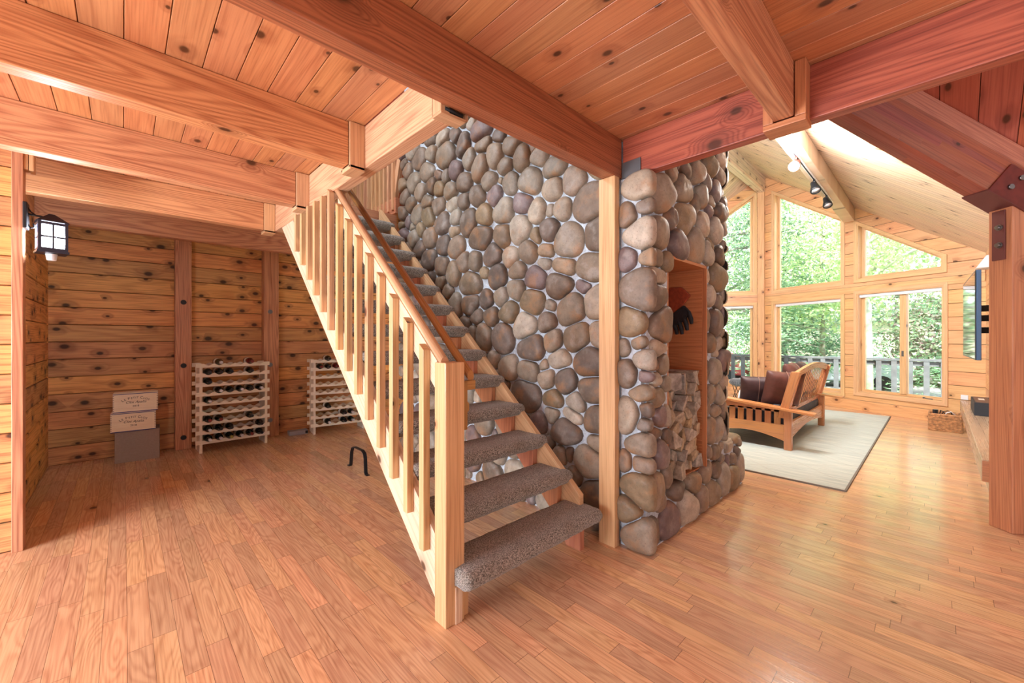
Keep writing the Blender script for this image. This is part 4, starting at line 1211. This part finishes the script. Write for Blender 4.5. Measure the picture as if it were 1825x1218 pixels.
# ---------------------------------------------------------------- boxes on the left
def text_mesh(txt, size, mat, parent, loc, shear=0, arc=None, name='lettering', ext=.0006):
    """flat lettering on a face looking to -Y; letters optionally set along an arc of radius arc"""
    def one(ch, x, z, rot, sz):
        c = bpy.data.curves.new(name, 'FONT'); c.body = ch; c.size = sz; c.align_x = 'CENTER'; c.shear = shear; c.extrude = ext
        o = bpy.data.objects.new(name, c)
        me = bpy.data.meshes.new_from_object(o)
        Rm = Matrix.Translation((x, 0, z)) @ Matrix.Rotation(rot, 4, 'Y') @ Matrix.Rotation(math.radians(90), 4, 'X')
        me.transform(Rm)
        bpy.data.objects.remove(o)
        return me
    meshes = []
    if arc:
        wd = {' ': .35, 'I': .34, 'T': .6, 'E': .62, 'L': .58, 'i': .3}
        ws = [(wd.get(ch, .72)) * (size * (1 if ch.isupper() and (i == 0 or txt[i - 1] == ' ') else .82)) for i, ch in enumerate(txt)]
        tot = sum(ws); s_ = -tot / 2
        for i, (ch, w_) in enumerate(zip(txt, ws)):
            m = s_ + w_ / 2; s_ += w_
            if ch == ' ': continue
            t = m / arc
            meshes.append(one(ch, arc * math.sin(t), arc * (math.cos(t) - 1), t, size * (1 if (i == 0 or txt[i - 1] == ' ') else .8)))
    else: meshes.append(one(txt, 0, 0, 0, size))
    b = bmesh.new()
    for me in meshes: b.from_mesh(me); bpy.data.meshes.remove(me)
    me = bpy.data.meshes.new(name); b.to_mesh(me); b.free()
    me.materials.append(mat)
    o = bpy.data.objects.new(name, me); COL.objects.link(o); o.parent = parent; o.location = loc
    return o
mb = MB(); mb.box((0, 0, 0), (.352, .30, .322))
cb = mb.build('cardboard_box', M['card'], bevel=.004); cb.location = (-.067, 5.865, 0); cb.rotation_euler.z = math.radians(-3)
tag(cb, 'plain grey-brown cardboard box on the floor under the wooden wine cases', 'box')
for z0, x0, lb in ((.323, -.098, 'lower wooden wine case with dark lettering, on the cardboard box'), (.525, -.08, 'upper wooden wine case with dark lettering, topmost of the stack')):
    cs = empty('wooden_wine_case', (x0, 5.85, z0), math.radians(-3), label=lb, cat='wine case', group='lettered wine cases')
    mb = MB(); mb.box((0, 0, .008), (.35, .165, .188), 0); mb.build('case_body', M['case'], cs, bevel=.002)
    mb = MB(); mb.box((.001, .001, 0), (.349, .164, .0078)); mb.box((.001, .001, .1882), (.349, .164, .194)); mb.build('blue_edge', M['blue'], cs)
    mb = MB(); mb.box((0, .002, .1942), (.35, .165, .2005), 0); mb.build('lid', M['case'], cs, bevel=.002)
    for s_ in range(9):
        pass
    mb = MB()
    for s_ in range(9):
        for xx in (-.0008, .340):
            mb.box((xx + (.0 if xx < 0 else .0), -.0008, .018 + s_ * .019), (xx + .011, .002, .026 + s_ * .019), 0)
    mb.build('finger_joints', M['ledge'], cs)
    text_mesh('LE PETIT CLOS', .034, M['ink'], cs, (.175, -.0006, .140), arc=.19)
    text_mesh('Clos Apalta', .034, M['ink'], cs, (.175, -.0006, .093), shear=.45)
    text_mesh('2018', .026, M['ink'], cs, (.175, -.0006, .055))

# ---------------------------------------------------------------- lantern on the corner board
def pane_glow():
    g = NG('lantern_panes_glow'); e = g.n('ShaderNodeEmission'); e.inputs[0].default_value = (.86, .93, 1, 1); e.inputs[1].default_value = 1.6
    t = g.n('ShaderNodeBsdfTransparent'); a = g.n('ShaderNodeAddShader'); t.inputs[0].default_value = (.8, .8, .8, 1)
    g.l(e.outputs[0], a.inputs[0]); g.l(t.outputs[0], a.inputs[1]); g.l(a.outputs[0], g.out.inputs[0]); return g.m
LX, LY = -.33, 3.86
ln = empty('wall_lantern', (-.443, LY, 2.03), label='square metal wall lantern with glowing panes on the corner board', cat='lamp')
mb = MB(); mb.box((.002, -.045, -.06), (.020, .045, .10)); mb.build('back_plate', M['black'], ln, bevel=.004)
mb = MB(); mb.tube([(.015, 0, .035), (.06, 0, .03), (.128, 0, .022)], .006); mb.tube([(.015, 0, .08), (.03, 0, .05), (.05, 0, .032)], .004)
mb.tube([(.018, 0, -.03), (.03, 0, -.05), (.045, 0, -.045), (.04, 0, -.02)], .004); mb.build('arm', M['black'], ln)
cz = -.10
hc = .115
mb = MB()
def P3(x, y, z): return Vector((hc + x, y, cz + z))
R45 = Matrix.Rotation(math.radians(12), 4, 'Z')
def PR(x, y, z):
    q = R45 @ Vector((x, y, 0)); return P3(q.x, q.y, z)
a = .056
cb_ = [PR(-a * 1.25, -a * 1.25, .095), PR(a * 1.25, -a * 1.25, .095), PR(a * 1.25, a * 1.25, .095), PR(-a * 1.25, a * 1.25, .095)]
tp = [PR(-.012, -.012, .15), PR(.012, -.012, .15), PR(.012, .012, .15), PR(-.012, .012, .15)]
for k in range(4):
    j = (k + 1) % 4; mb.poly([cb_[k], cb_[j], tp[j], tp[k]])
mb.poly(tp); mb.poly(list(reversed(cb_)))
mb.build('roof', M['lantern'], ln)
mb = MB()
def fbox(x0, y0, z0, x1, y1, z1):
    i = len(mb.v); mb.box((x0, y0, z0), (x1, y1, z1))
    for k in range(i, len(mb.v)): p = mb.v[k]; mb.v[k] = tuple(PR(*p))
for sx in (-1, 1):
    for sy in (-1, 1):
        fbox(sx * a - .007, sy * a - .007, -.085, sx * a + .007, sy * a + .007, .095)
for z in (-.085, .075):
    for s_ in (-1, 1):
        fbox(-a, s_ * a - .006, z, a, s_ * a + .006, z + .016); fbox(s_ * a - .006, -a, z, s_ * a + .006, a, z + .016)
for s_ in (-1, 1):
    fbox(-a, s_ * a - .004, -.005, a, s_ * a + .004, .005); fbox(s_ * a - .003, -a, -.004, s_ * a + .003, a, .004)
    fbox(-.004, s_ * a - .003, -.08, .004, s_ * a + .003, .08); fbox(s_ * a - .003, -.004, -.08, s_ * a + .003, .004, .08)
fbox(-a - .012, -a - .012, -.098, a + .012, a + .012, -.085)
mb.build('frame', M['lantern'], ln)
mb = MB(); fbox(-a * .86, -a * .86, -.08, a * .86, a * .86, .085)
lamp('lantern_light', 'POINT', (-.443 + hc, LY, 2.03 + cz), 30, (.85, .92, 1.0), .03)
mb.build('glowing_panes', pane_glow(), ln)
mb = MB(); mb.cyl(PR(0, 0, -.099), PR(0, 0, -.14), .027, .021, 12); mb.build('bottom_cup', M['white'], ln, bevel=.003)

# small things on the wine room floor
ir = empty('iron_strap_stand', (1.67, 3.93, 0), label='bent black iron strap standing on the floor behind the stringer', cat='stand')
def strap(pts, w_, t):
    mb = MB()
    for p, q in zip(pts, pts[1:]):
        p = Vector(p); q = Vector(q); d = (q - p).normalized(); n = Vector((1, 0, 0)); up = d.cross(n).normalized() * t
        n = n * w_
        A = [p - n - up, p + n - up, p + n + up, p - n + up]; B = [q - n - up, q + n - up, q + n + up, q - n + up]
        for k in range(4): j = (k + 1) % 4; mb.poly([A[k], A[j], B[j], B[k]])
        mb.poly(list(reversed(A))); mb.poly(B)
    return mb
arc_ = [(0, .19 - .05 + .05 * math.sin(t), .16 + .05 * math.cos(t)) for t in [math.pi / 2 - math.pi / 2 * k / 5 for k in range(6)]]
pts_ = [(0, .24, .003), (0, .20, .003), (0, .185, .02), (0, .165, .15), (0, .14, .195), (0, .09, .215), (0, -.09, .215), (0, -.14, .195), (0, -.155, .15), (0, -.165, .02), (0, -.18, .003), (0, -.22, .003)]
strap(pts_, .016, .004).build('iron_strap', M['black'], ir)
dv = empty('small_device', (1.72, 5.93, 0), math.radians(-4), label='small flat grey device on the floor between the wine racks', cat='device')
mb = MB(); mb.box((-.13, 0, 0), (.10, .12, .055)); mb.build('housing', M['mirrorgrey'], dv, bevel=.004)
mb = MB(); mb.box((.065, -.003, .012), (.095, -.0005, .045)); mb.build('display', M['black'], dv)

# ---------------------------------------------------------------- living room
mb = MB()
mb.box((4.42, .545, .0005), (9.15, 3.7, .012))
mb.uv = [[(p[0], p[1]) for p in [mb.v[i] for i in f]] for f in mb.f]
rg = tag(mb.build('area_rug', M['rug'], merge=False), 'large pale area rug under the slatted sofa', 'rug')
mb = MB()
mb.box((4.405, .53, .0005), (4.42, 3.7, .013)); mb.box((4.42, .53, .0005), (9.15, .545, .013)); mb.build('binding', M['rugedge'], rg)

# sofa: back towards the walkway (-Y), arm panel towards the stair
sf = empty('slatted_sofa', (5.5, 1.15, .012), label='oak mission style sofa with slatted arm and arched slatted back on the rug', cat='sofa')
LN = 2.0; DP = .95
def sbox(a, b, name, mat=None, grain=None, bevel=.004, M_=None):
    mb = MB(); mb.box(a, b, grain, M=M_); return mb.build(name, mat or M['sofa'], sf, bevel=bevel)
for x in (0, LN - .07):
    for y in (0, DP - .08):
        sbox((x, y, 0), (x + .07, y + .075, .45 if y == 0 else .53), 'leg', grain=2)
for x in (0.005, LN - .06):
    # arm slab, slopes down to the back
    def fa(u, v, d, x=x): return Vector((x - .045 + d, u, v))
    mb = MB(); mb.prism([(-.22, .425), (DP + .05, .545), (DP + .05, .572), (-.22, .452)][::-1], 0, .15, fa, (1, .1)); mb.build('arm_rest', M['sofa'], sf, bevel=.004)
    mb = MB(); mb.prism([(.075, .425), (DP - .08, .435), (DP - .08, .53), (.075, .455)][::-1], .03, .06, lambda u, v, d, x=x: Vector((x + d - .01, u, v)), (1, 0)); mb.build('upper_side_rail', M['sofa'], sf)
    arch = [(.075, .10)] + [(.075 + (DP - .155) * k / 14, .10 + .075 * math.sin(math.pi * k / 14)) for k in range(1, 14)] + [(DP - .08, .10)]
    mb = MB()
    for p, q in zip(arch, arch[1:]):
        mb.prism([(p[0], p[1]), (q[0], q[1]), (q[0], .285), (p[0], .285)][::-1], .02, .05, lambda u, v, d, x=x: Vector((x + d - .01, u, v)), (1, 0))
    mb.build('lower_side_rail', M['sofa'], sf)
    n = 8
    for k in range(n):
        y = .082 + (DP - .17) * k / n + .03
        mb = MB(); mb.box((x + .02, y, .28), (x + .04, y + .064, .45), 2); mb.build('arm_slat', M['sofa'], sf)
# front/back rails with arch
for y in (.02, DP - .055):
    pts_ = [(.07 + (LN - .14) * k / 20, .12 + .07 * math.sin(math.pi * k / 20)) for k in range(21)]
    mb = MB()
    for p, q in zip(pts_, pts_[1:]):
        mb.prism([(p[0], p[1]), (q[0], q[1]), (q[0], .31), (p[0], .31)], 0, .03, lambda u, v, d, y=y: Vector((u, y + .03 - d, v)), (1, 0))
    mb.build('seat_rail', M['sofa'], sf)
# reclined back frame
BA = math.radians(14)
def fb(u, v, d): return Vector((u, .10 - math.sin(BA) * v + math.cos(BA) * -d, .36 + math.cos(BA) * v))
for x in (.015, LN - .085):
    mb = MB(); mb.prism([(x, 0), (x + .07, 0), (x + .07, .56), (x, .56)], -.045, .045, fb, (0, 1)); mb.build('back_post', M['sofa'], sf, bevel=.004)
tops = [(.085 + (LN - .17) * k / 20, .50 + .075 * math.sin(math.pi * k / 20)) for k in range(21)]
mb = MB()
for p, q in zip(tops, tops[1:]): mb.prism([(p[0], p[1] - .02), (q[0], q[1] - .02), (q[0], q[1] + .06), (p[0], p[1] + .06)], -.02, .02, fb, (1, 0))
mb.build('arched_top_rail', M['sofa'], sf)
mb = MB(); mb.prism([(.085, .02), (LN - .085, .02), (LN - .085, .10), (.085, .10)], -.02, .02, fb, (1, 0)); mb.build('lower_back_rail', M['sofa'], sf)
for k in range(17):
    x = .13 + (LN - .31) * k / 16
    mb = MB(); mb.prism([(x, .09), (x + .042, .09), (x + .042, .52 + .07 * math.sin(math.pi * (x + .025) / LN)), (x, .52 + .07 * math.sin(math.pi * (x + .025) / LN))], -.002, .002, fb, (0, 1)); mb.build('back_slat', M['sofa'], sf)
mb = MB(); mb.box((.075, .06, .27), (LN - .08, DP - .06, .41)); mb.build('seat_mattress', M['futon'], sf, bevel=.03)

def cushion(name, loc, size, rot, mat, lb, cat='cushion', grp=None, pip=None):
    n = 10
    mb = MB(); w_, h_, t_ = size
    def pt(i, j, sgn):
        u = i / n * 2 - 1; v = j / n * 2 - 1
        e = max(0, (1 - u ** 4) * (1 - v ** 4)) ** .5
        k = 1 - .10 * (1 - abs(u)) * (abs(v) > .99) - .0
        pin = 1 - .07 * (1 - u * u) * v * v; pin2 = 1 - .07 * (1 - v * v) * u * u
        return Vector((u * w_ / 2 * pin2, sgn * t_ / 2 * e + noise.noise(Vector((u * 2, v * 2, loc[0]))) * .012 * e, v * h_ / 2 * pin))
    for sgn in (-1, 1):
        for i in range(n):
            for j in range(n):
                q = [pt(i, j, sgn), pt(i + 1, j, sgn), pt(i + 1, j + 1, sgn), pt(i, j + 1, sgn)]
                mb.poly(q if sgn < 0 else q[::-1], None, True)
    o = mb.build(name, mat, sub=1)
    o.location = loc; o.rotation_euler = [math.radians(a) for a in rot]
    tag(o, lb, cat, grp)
    if pip:
        mb = MB()
        mb.tube([pt(n // 2, j, -1) + Vector((0, -.003, 0)) for j in range(n + 1)], .004, 6)
        mb.build('piping', pip, o)
    return o
cg = 'brown leather cushions on the sofa'
cushion('leather_cushion', (5.88, 1.60, .63), (.44, .42, .16), (16, 0, -60), M['leather2'], 'dark brown leather cushion leaning at the front end of the sofa arm', grp=cg, pip=M['piping'])
cushion('leather_cushion', (5.88, 1.32, .68), (.48, .48, .18), (14, 4, -50), M['leather'], 'large brown leather cushion against the near end of the sofa back', grp=cg, pip=M['piping'])
cushion('leather_cushion', (6.55, 1.32, .74), (.56, .52, .18), (-20, 0, 2), M['leather'], 'brown leather cushion in the middle of the sofa back', grp=cg, pip=M['piping'])
cushion('leather_cushion', (7.08, 1.32, .74), (.52, .50, .17), (-20, 0, 4), M['leather2'], 'dark leather cushion at the far end of the sofa back', grp=cg, pip=M['piping'])
o = cushion('white_throw', (6.75, 1.85, .55), (.9, .42, .22), (55, 0, 6), M['blanket'], 'bunched white throw lying on the sofa seat behind the leather cushions', cat='blanket')

# fur stool
fsx, fsy = 9.14, 2.74
fs_ = empty('fur_stool', (fsx, fsy, 0), label='round grey fur topped stool with crossed black legs in the window corner', cat='stool')
mb = MB()
segs = 28
prof = [(.02, .335), (.18, .33), (.24, .36), (.262, .40), (.24, .45), (.17, .475), (.001, .48)]
rings = []
for r, z in prof:
    rings.append([Vector((r * math.cos(t) * (1 + .05 * noise.noise(Vector((math.cos(t) * 4, math.sin(t) * 4, z * 9)))), r * math.sin(t), z + .016 * noise.noise(Vector((r * math.cos(t) * 20, r * math.sin(t) * 20, 1))))) for t in [2 * math.pi * k / segs for k in range(segs)]])
for A, B in zip(rings, rings[1:]):
    for k in range(segs): j = (k + 1) % segs; mb.poly([A[k], A[j], B[j], B[k]], None, True)
mb.poly(list(reversed(rings[0])))
mb.build('fur_seat', M['fur'], fs_)
for k in range(4):
    t = math.pi / 2 * k + .4
    mb = MB()
    c0 = Vector((.19 * math.cos(t), .19 * math.sin(t), .34)); c1 = Vector((.19 * math.cos(t + .9), .19 * math.sin(t + .9), .34))
    f0 = Vector((.2 * math.cos(t + 1.0), .2 * math.sin(t + 1.0), .006)); f1 = Vector((.2 * math.cos(t - .1), .2 * math.sin(t - .1), .006))
    mb.tube([c0, f0], .006); mb.tube([c1, f1], .006); mb.build('crossed_leg', M['black'], fs_)

# side bench along the television wall
lg = empty('wall_bench', (4.66, -.23, 0), label='low plank topped bench along the television wall, beside the column', cat='bench')
BL = 8.93 - 4.66
mb = MB(); mb.box((0, -.238, .225), (BL - .0, 0, .385)); mb.uv = [[(q[0], q[1] + .03) for q in u_] for u_ in mb.uv]
b_ = mb.build('bench_top', M['ledge'], lg, bevel=.004)
mb = MB(); mb.box((-.012, -.238, .228), (-.001, -.002, .382), 1); mb.build('end_board', M['post'], lg)
mb = MB(); mb.box((.08, -.236, 0), (BL - .02, -.07, .224), 0); mb.build('base', M['ledge'], lg)
# wicker basket
bk = empty('wicker_basket', (8.42, -.075, 0), label='rectangular woven wicker basket full of cables by the bench', cat='basket')
bw, bd, bh = .155, .16, .225     # half y, half x, height
mb = MB()
per = []
def rect(t, y, x):
    # perimeter point
    tot = 4 * (y + x); s_ = (t % 1) * tot
    if s_ < 2 * y: return Vector((-x, -y + s_, 0)), Vector((-1, 0, 0))
    s_ -= 2 * y
    if s_ < 2 * x: return Vector((-x + s_, y, 0)), Vector((0, 1, 0))
    s_ -= 2 * x
    if s_ < 2 * y: return Vector((x, y - s_, 0)), Vector((1, 0, 0))
    s_ -= 2 * y
    return Vector((x - s_, -y, 0)), Vector((0, -1, 0))
NW = 56
for r in range(11):
    z = .012 + r * .0205
    P_ = []
    for k in range(NW * 2 + 1):
        p, n = rect(k / (NW * 2), bw, bd)
        P_.append(p + n * (.006 * (1 if (k // 2 + r) % 2 else -1) * (1 if k % 2 == 0 else .4)) + Vector((0, 0, z)))
    mb.tube(P_, .0105, 6)
mb.build('woven_sides', M['wicker'], bk)
mb = MB()
P_ = [rect(k / 40, bw + .002, bd + .002)[0] + Vector((0, 0, bh + .006)) for k in range(41)]; mb.tube(P_, .012, 8); mb.build('rim', M['wicker'], bk)
mb = MB(); mb.box((-bd + .02, -bw + .02, .005), (bd - .02, bw - .02, .02)); mb.build('bottom', M['wicker'], bk)
tag((lambda o_: o_)(MB().cyl((8.36, .02, .02), (8.36, .02, .285), .03, seg=6, smooth=False).build('black_adapter', M['tv'])), 'black adapter box standing upright in the wicker basket', 'adapter')
mb = MB(); mb.tube([(8.34, -.03, .2), (8.33, -.06, .27), (8.34, -.1, .285), (8.4, -.13, .26), (8.42, -.15, .2)], .006); mb.tube([(8.36, -.1, .2), (8.38, -.06, .26), (8.44, -.03, .27), (8.5, -.02, .2)], .006)
tag(mb.build('black_cable', M['black']), 'black cable looping out of the wicker basket', 'cable')
mb = MB(); mb.tube([(8.33, -.06, .2), (8.31, -.09, .26), (8.33, -.13, .275), (8.38, -.17, .23), (8.4, -.18, .18)], .006)
tag(mb.build('white_cable', M['white']), 'white cable looping out of the wicker basket', 'cable')
# cardboard box on the bench
bb_ = empty('flat_black_box', (7.28, -.30, .386), label='flat black box with a brown lid lying on the bench', cat='box')
mb = MB(); mb.box((0, -.155, 0), (.72, .0, .155)); mb.build('box_body', M['rockbox'], bb_, bevel=.003)
mb = MB(); mb.box((.02, -.14, .1552), (.70, -.015, .158)); mb.build('lid_panel', M['boxtop'], bb_)
mb = MB(); mb.box((.30, -.10, .1582), (.48, -.05, .1592)); mb.build('paper_label', M['paper'], bb_)
# television on an arm
tv = empty('television', (6.16, -.222, 1.505), label='large flat television swung out from the wall on a black arm', cat='television')
tv.rotation_euler.z = math.radians(1.2)
mb = MB(); mb.box((-.72, -.030, -.40), (.72, 0, .40)); mb.build('housing', M['tvside'], tv, bevel=.004)
mb = MB(); mb.box((-.718, .0005, -.398), (.718, .006, .398)); mb.build('bezel', M['tv'], tv, bevel=.001)
mb = MB(); mb.box((-.70, .0062, -.385), (.70, .0075, .385)); mb.build('screen', M['screen'], tv)
am = empty('tv_wall_mount', (6.25, TVY, 1.5), label='black swing arm bracket between the television and the wall', cat='bracket')
mb = MB(); mb.box((-.09, .001, -.19), (.09, .03, .19)); mb.build('wall_plate', M['black'], am, bevel=.003)
for z in (-.12, 0, .1):
    mb = MB(); mb.box((-.05, .03, z - .03), (.05, .22, z + .03)); mb.build('swing_arm', M['black'], am, bevel=.004)
# small white wall lamp on the television wall
wl = empty('white_wall_sconce', (8.2, TVY, 2.22), label='small white half-cone sconce high on the television wall behind the column', cat='lamp')
mb = MB()
n = 12
A = [Vector((.13 * math.cos(t), .13 * math.sin(t), .0)) for t in [math.pi * k / n for k in range(n + 1)]]
B = [Vector((.03 * math.cos(t), .03 * math.sin(t) + .002, .17)) for t in [math.pi * k / n for k in range(n + 1)]]
for k in range(n): mb.poly([A[k], A[k + 1], B[k + 1], B[k]], None, True)
mb.poly(list(reversed(A))); mb.poly(B); mb.build('shade', M['white'], wl)
mb = MB(); mb.box((-.05, .0005, .04), (.05, .01, .14)); mb.build('back_plate', M['white'], wl)
ol = empty('wall_outlet', (8.937, -.275, .43), math.radians(-27), label='white wall outlet above the wicker basket', cat='outlet')
mb = MB(); mb.box((-.006, -.04, -.035), (.006, .04, .035)); mb.build('cover_plate', M['white'], ol, bevel=.002)

# track light under the purlin
tz = 3.428
tk = empty('track_light', (5.2, 1.13, tz), label='white track light with three spot heads under the pine purlin', cat='lamp')
mb = MB(); mb.box((0, -.018, -.024), (2.75, .018, -.001), 0); mb.build('track', M['white'], tk, bevel=.002)
mb = MB(); mb.box((.04, -.007, -.0262), (2.7, .007, -.0245), 0); mb.build('slot', M['black'], tk)
mb = MB(); mb.box((-.10, -.03, -.03), (.0, .03, -.001)); mb.build('feed_box', M['white'], tk, bevel=.003)
for xi, lit in ((.42, True), (1.42, False), (2.28, False)):
    mb = MB(); mb.cyl((xi, 0, -.02), (xi, 0, -.075), .012)
    d = Vector((-.45, -.25, -.85)).normalized() if not lit else Vector((-.80, .05, -.55)).normalized()
    c = Vector((xi, 0, -.11))
    M_ = Matrix.Translation(c) @ d.to_track_quat('Z', 'Y').to_matrix().to_4x4()
    mb.lathe([(.022, -.07), (.032, -.06), (.036, 0), (.058, .07), (.058, .095), (.052, .095), (.03, .03)], 20, M=M_)
    hd = mb.build('spot_head', M['black'] if not lit else M['brownsteel'], tk)
    mb = MB(); mb.lathe([(.001, .075), (.048, .08), (.049, .085), (.001, .092)], 20, M=M_)
    mb.build('bulb', emit('spot_bulb_glow', (1, .96, .9, 1), 60) if lit else M['foilwhite'], hd)
    if lit:
        q = Vector((5.2 + xi, 1.13, tz)) + Vector((0, 0, -.11)) + d * .16
        lamp('track_spot_light', 'POINT', q, 60, (1, .95, .88), .08)

# ---------------------------------------------------------------- outside
gp = MB()
gp.poly([(10.7, -40, -1.0), (60, -40, -1.0), (60, 50, -1.0), (10.7, 50, -1.0)])
struct(gp.build('lawn', M['grass']))
mb = MB(); mb.box((22, -40, -.98), (27, 50, -.96)); struct(mb.build('driveway', M['gravel']))
mb = MB(); mb.box((8.9, -6, -.2), (11.75, 9, -.06)); struct(mb.build('deck_floor', M['deck']))
dr = empty('deck_railing', (11.5, 0, -.06), label='weathered grey deck railing outside the tall windows', cat='railing')
mb = MB(); mb.box((-.06, -5.5, .90), (.06, 8.5, .945)); mb.box((-.02, -5.5, .80), (.02, 8.5, .89)); mb.build('top_rail', M['deck'], dr)
mb = MB(); mb.box((-.02, -5.5, .12), (.02, 8.5, .22)); mb.build('bottom_rail', M['deck'], dr)
for k in range(58):
    y = -5.3 + k * .235
    mb = MB(); mb.box((-.055, y, .06), (-.02, y + .085, .90), 2)
    mb.build('picket', M['deck'], dr)
hs = empty('neighbour_house', (46, 7.5, -1), label='pale peach house glimpsed behind the trees through the right windows', cat='house')
mb = MB(); mb.box((-4, -7, 0), (4, 5, 3.6)); mb.build('wall', plain('peach_siding', srgb(222, 205, 192), .9), hs)
mb = MB(); mb.prism([(-8, 3.6), (6, 3.6), (-1, 6)], -4.5, 4.5, lambda u, v, d: Vector((d, u, v))); mb.build('roof', plain('grey_shingles', srgb(150, 146, 145), .9), hs)
for y in (-4, 1): 
    mb = MB(); mb.box((-4.03, y, 1.2), (-4.0, y + 1.2, 2.4)); mb.build('window', M['mirrorgrey'], hs)

def car(loc, col, lb):
    c = empty('parked_car', loc, math.radians(88), label=lb, cat='car')
    mb = MB(); prof = [(-2.2, .3), (2.2, .3), (2.25, .75), (1.3, .95), (.6, 1.42), (-1.3, 1.42), (-2.1, .95), (-2.25, .7)]
    mb.prism(prof, -.85, .85, lambda u, v, d: Vector((u, d, v))); mb.build('body', plain('car_paint', col, .3), c, bevel=.08)
    mb = MB(); mb.prism([(-1.25, .98), (1.1, .98), (.55, 1.36), (-1.15, 1.36)], -.88, .88, lambda u, v, d: Vector((u, d, v))); mb.build('side_glass', M['tv'], c, bevel=.02)
    for x in (-1.4, 1.4):
        for y in (-.88, .68):
            mb = MB(); mb.cyl((x, y, .32), (x, y + .2, .32), .32, seg=20); mb.build('wheel', M['black'], c)
car((24.5, 3.0, -.96), srgb(190, 196, 204), 'pale silver car parked beyond the deck, behind the right windows')
car((24.2, 9.2, -.96), srgb(170, 60, 60), 'red car parked beyond the deck, behind the left windows')

rt = random.Random(5)
def tree(x, y, h, cr, kind, lb, n=5200, trunk=.16, cz=.62, leaf=.11, low=.2):
    t = empty('spruce_tree' if kind == 'leaf2' else ('bush' if kind == 'leaf3' else 'aspen_tree'), (x, y, -1.0), label=lb, cat='bush' if kind == 'leaf3' else 'tree', group='trees beyond the deck')
    mb = MB()
    mb.tube([(0, 0, 0), (.06, .04, h * .3), (-.05, .05, h * .6), (0, 0, h * .92)], [trunk, trunk * .85, trunk * .55, .03], 10)
    for k in range(12):
        z = h * (low + (.85 - low) * k / 12); a = rt.uniform(0, 6.28); L = cr * (1 - .5 * k / 12) * .8
        mb.tube([(0, 0, z), (L * .5 * math.cos(a), L * .5 * math.sin(a), z + L * (.25 if kind != 'leaf2' else -.02)), (L * math.cos(a), L * math.sin(a), z + L * (.35 if kind != 'leaf2' else -.15))], [trunk * .3, trunk * .18, .01], 6)
    mb.build('trunk', M['bark'] if x < 17 else M['darkbark'], t)
    vs = []; fs = []
    clumps = []
    nc = 130
    for _ in range(nc):
        z = rt.uniform(low, 1.0)
        rr = cr * ((1 - z) * 1.15 + .05 if kind == 'leaf2' else math.sqrt(max(0, 1 - ((z - (1 + low) / 2) / ((1 - low) / 2)) ** 2)) * rt.uniform(.3, 1))
        a = rt.uniform(0, 6.28)
        q = rr if kind != 'leaf2' else rr * rt.uniform(.3, 1)
        clumps.append((q * math.cos(a), q * math.sin(a), z * h, cr * rt.uniform(.12, .26)))
    for i in range(n):
        c = clumps[rt.randrange(nc)]
        p = Vector((c[0] + rt.gauss(0, c[3]), c[1] + rt.gauss(0, c[3]), c[2] + rt.gauss(0, c[3] * (.35 if kind == 'leaf2' else .8))))
        a = Vector((rt.gauss(0, 1), rt.gauss(0, 1), rt.gauss(0, 1))).normalized(); b = a.orthogonal().normalized()
        s_ = leaf * rt.uniform(.6, 1.3)
        if kind == 'leaf2': a = Vector((a.x, a.y, a.z * .3)).normalized(); b = a.cross(Vector((rt.gauss(0, .3), rt.gauss(0, .3), 1))).normalized(); e1, e2 = a * s_ * 1.6, b * s_ * .5
        else: e1, e2 = a * s_, b * s_ * .7
        k = len(vs)
        vs += [p - e1, p - e2, p + e1, p + e2]; fs.append((k, k + 1, k + 2, k + 3))
    me = bpy.data.meshes.new('foliage'); me.from_pydata(vs, [], fs); me.materials.append(M[kind])
    o = bpy.data.objects.new('foliage', me); COL.objects.link(o); o.parent = t
TR = [(16.5, 1.45, 9, 2.6, 'leaf1', 'pale trunked aspen seen through the right pair of windows', 6500, .13, .45),
      (19.5, -1.6, 10, 3.0, 'leaf2', 'spruce seen at the right edge of the right windows', 8500, .2, .06),
      (17.5, 4.7, 9.5, 2.8, 'leaf2', 'spruce seen through the middle lower window', 9500, .22, .12),
      (23, 3.6, 12, 3.8, 'leaf1', 'tall leafy tree high in the middle upper window', 9000, .12, .3),
      (20, 7.4, 12, 3.6, 'leaf1', 'tall leafy tree left of the spruce', 7500, .2, .3),
      (16.2, 7.6, 6.5, 2.4, 'leaf3', 'reddish leafy bush behind the left windows', 5200, .1, .12),
      (19, 11.5, 11, 3.4, 'leaf1', 'leafy tree behind the reddish bush', 6500, .18, .25),
      (29, -3, 13, 4.4, 'leaf1', 'distant leafy tree behind the right-edge spruce', 7000, .25, .04),
      (31, 11, 14, 5, 'leaf1', 'distant broad leafy tree beyond the driveway', 8500, .25, .04),
      (33, 1.5, 15, 4.6, 'leaf2', 'distant dark spruce in front of the neighbour house', 7500, .25, .04),
      (27, 6.0, 7, 3.4, 'leaf2', 'low dark spruce beyond the driveway left of the house', 8000, .2, .03),
      (28.5, -0.5, 4, 2.6, 'leaf3', 'low reddish bush beyond the driveway', 6000, .1, .02),
      (30, 16, 10, 4.5, 'leaf2', 'distant spruce seen through the left windows', 7000, .2, .03)]
for x, y, h, cr, kd, lb, n, tr_, lo in TR:
    tree(x, y, h, cr, kd, lb, n=int(n * 1.7), trunk=tr_, low=lo, leaf=.06 if x < 21 else .10)
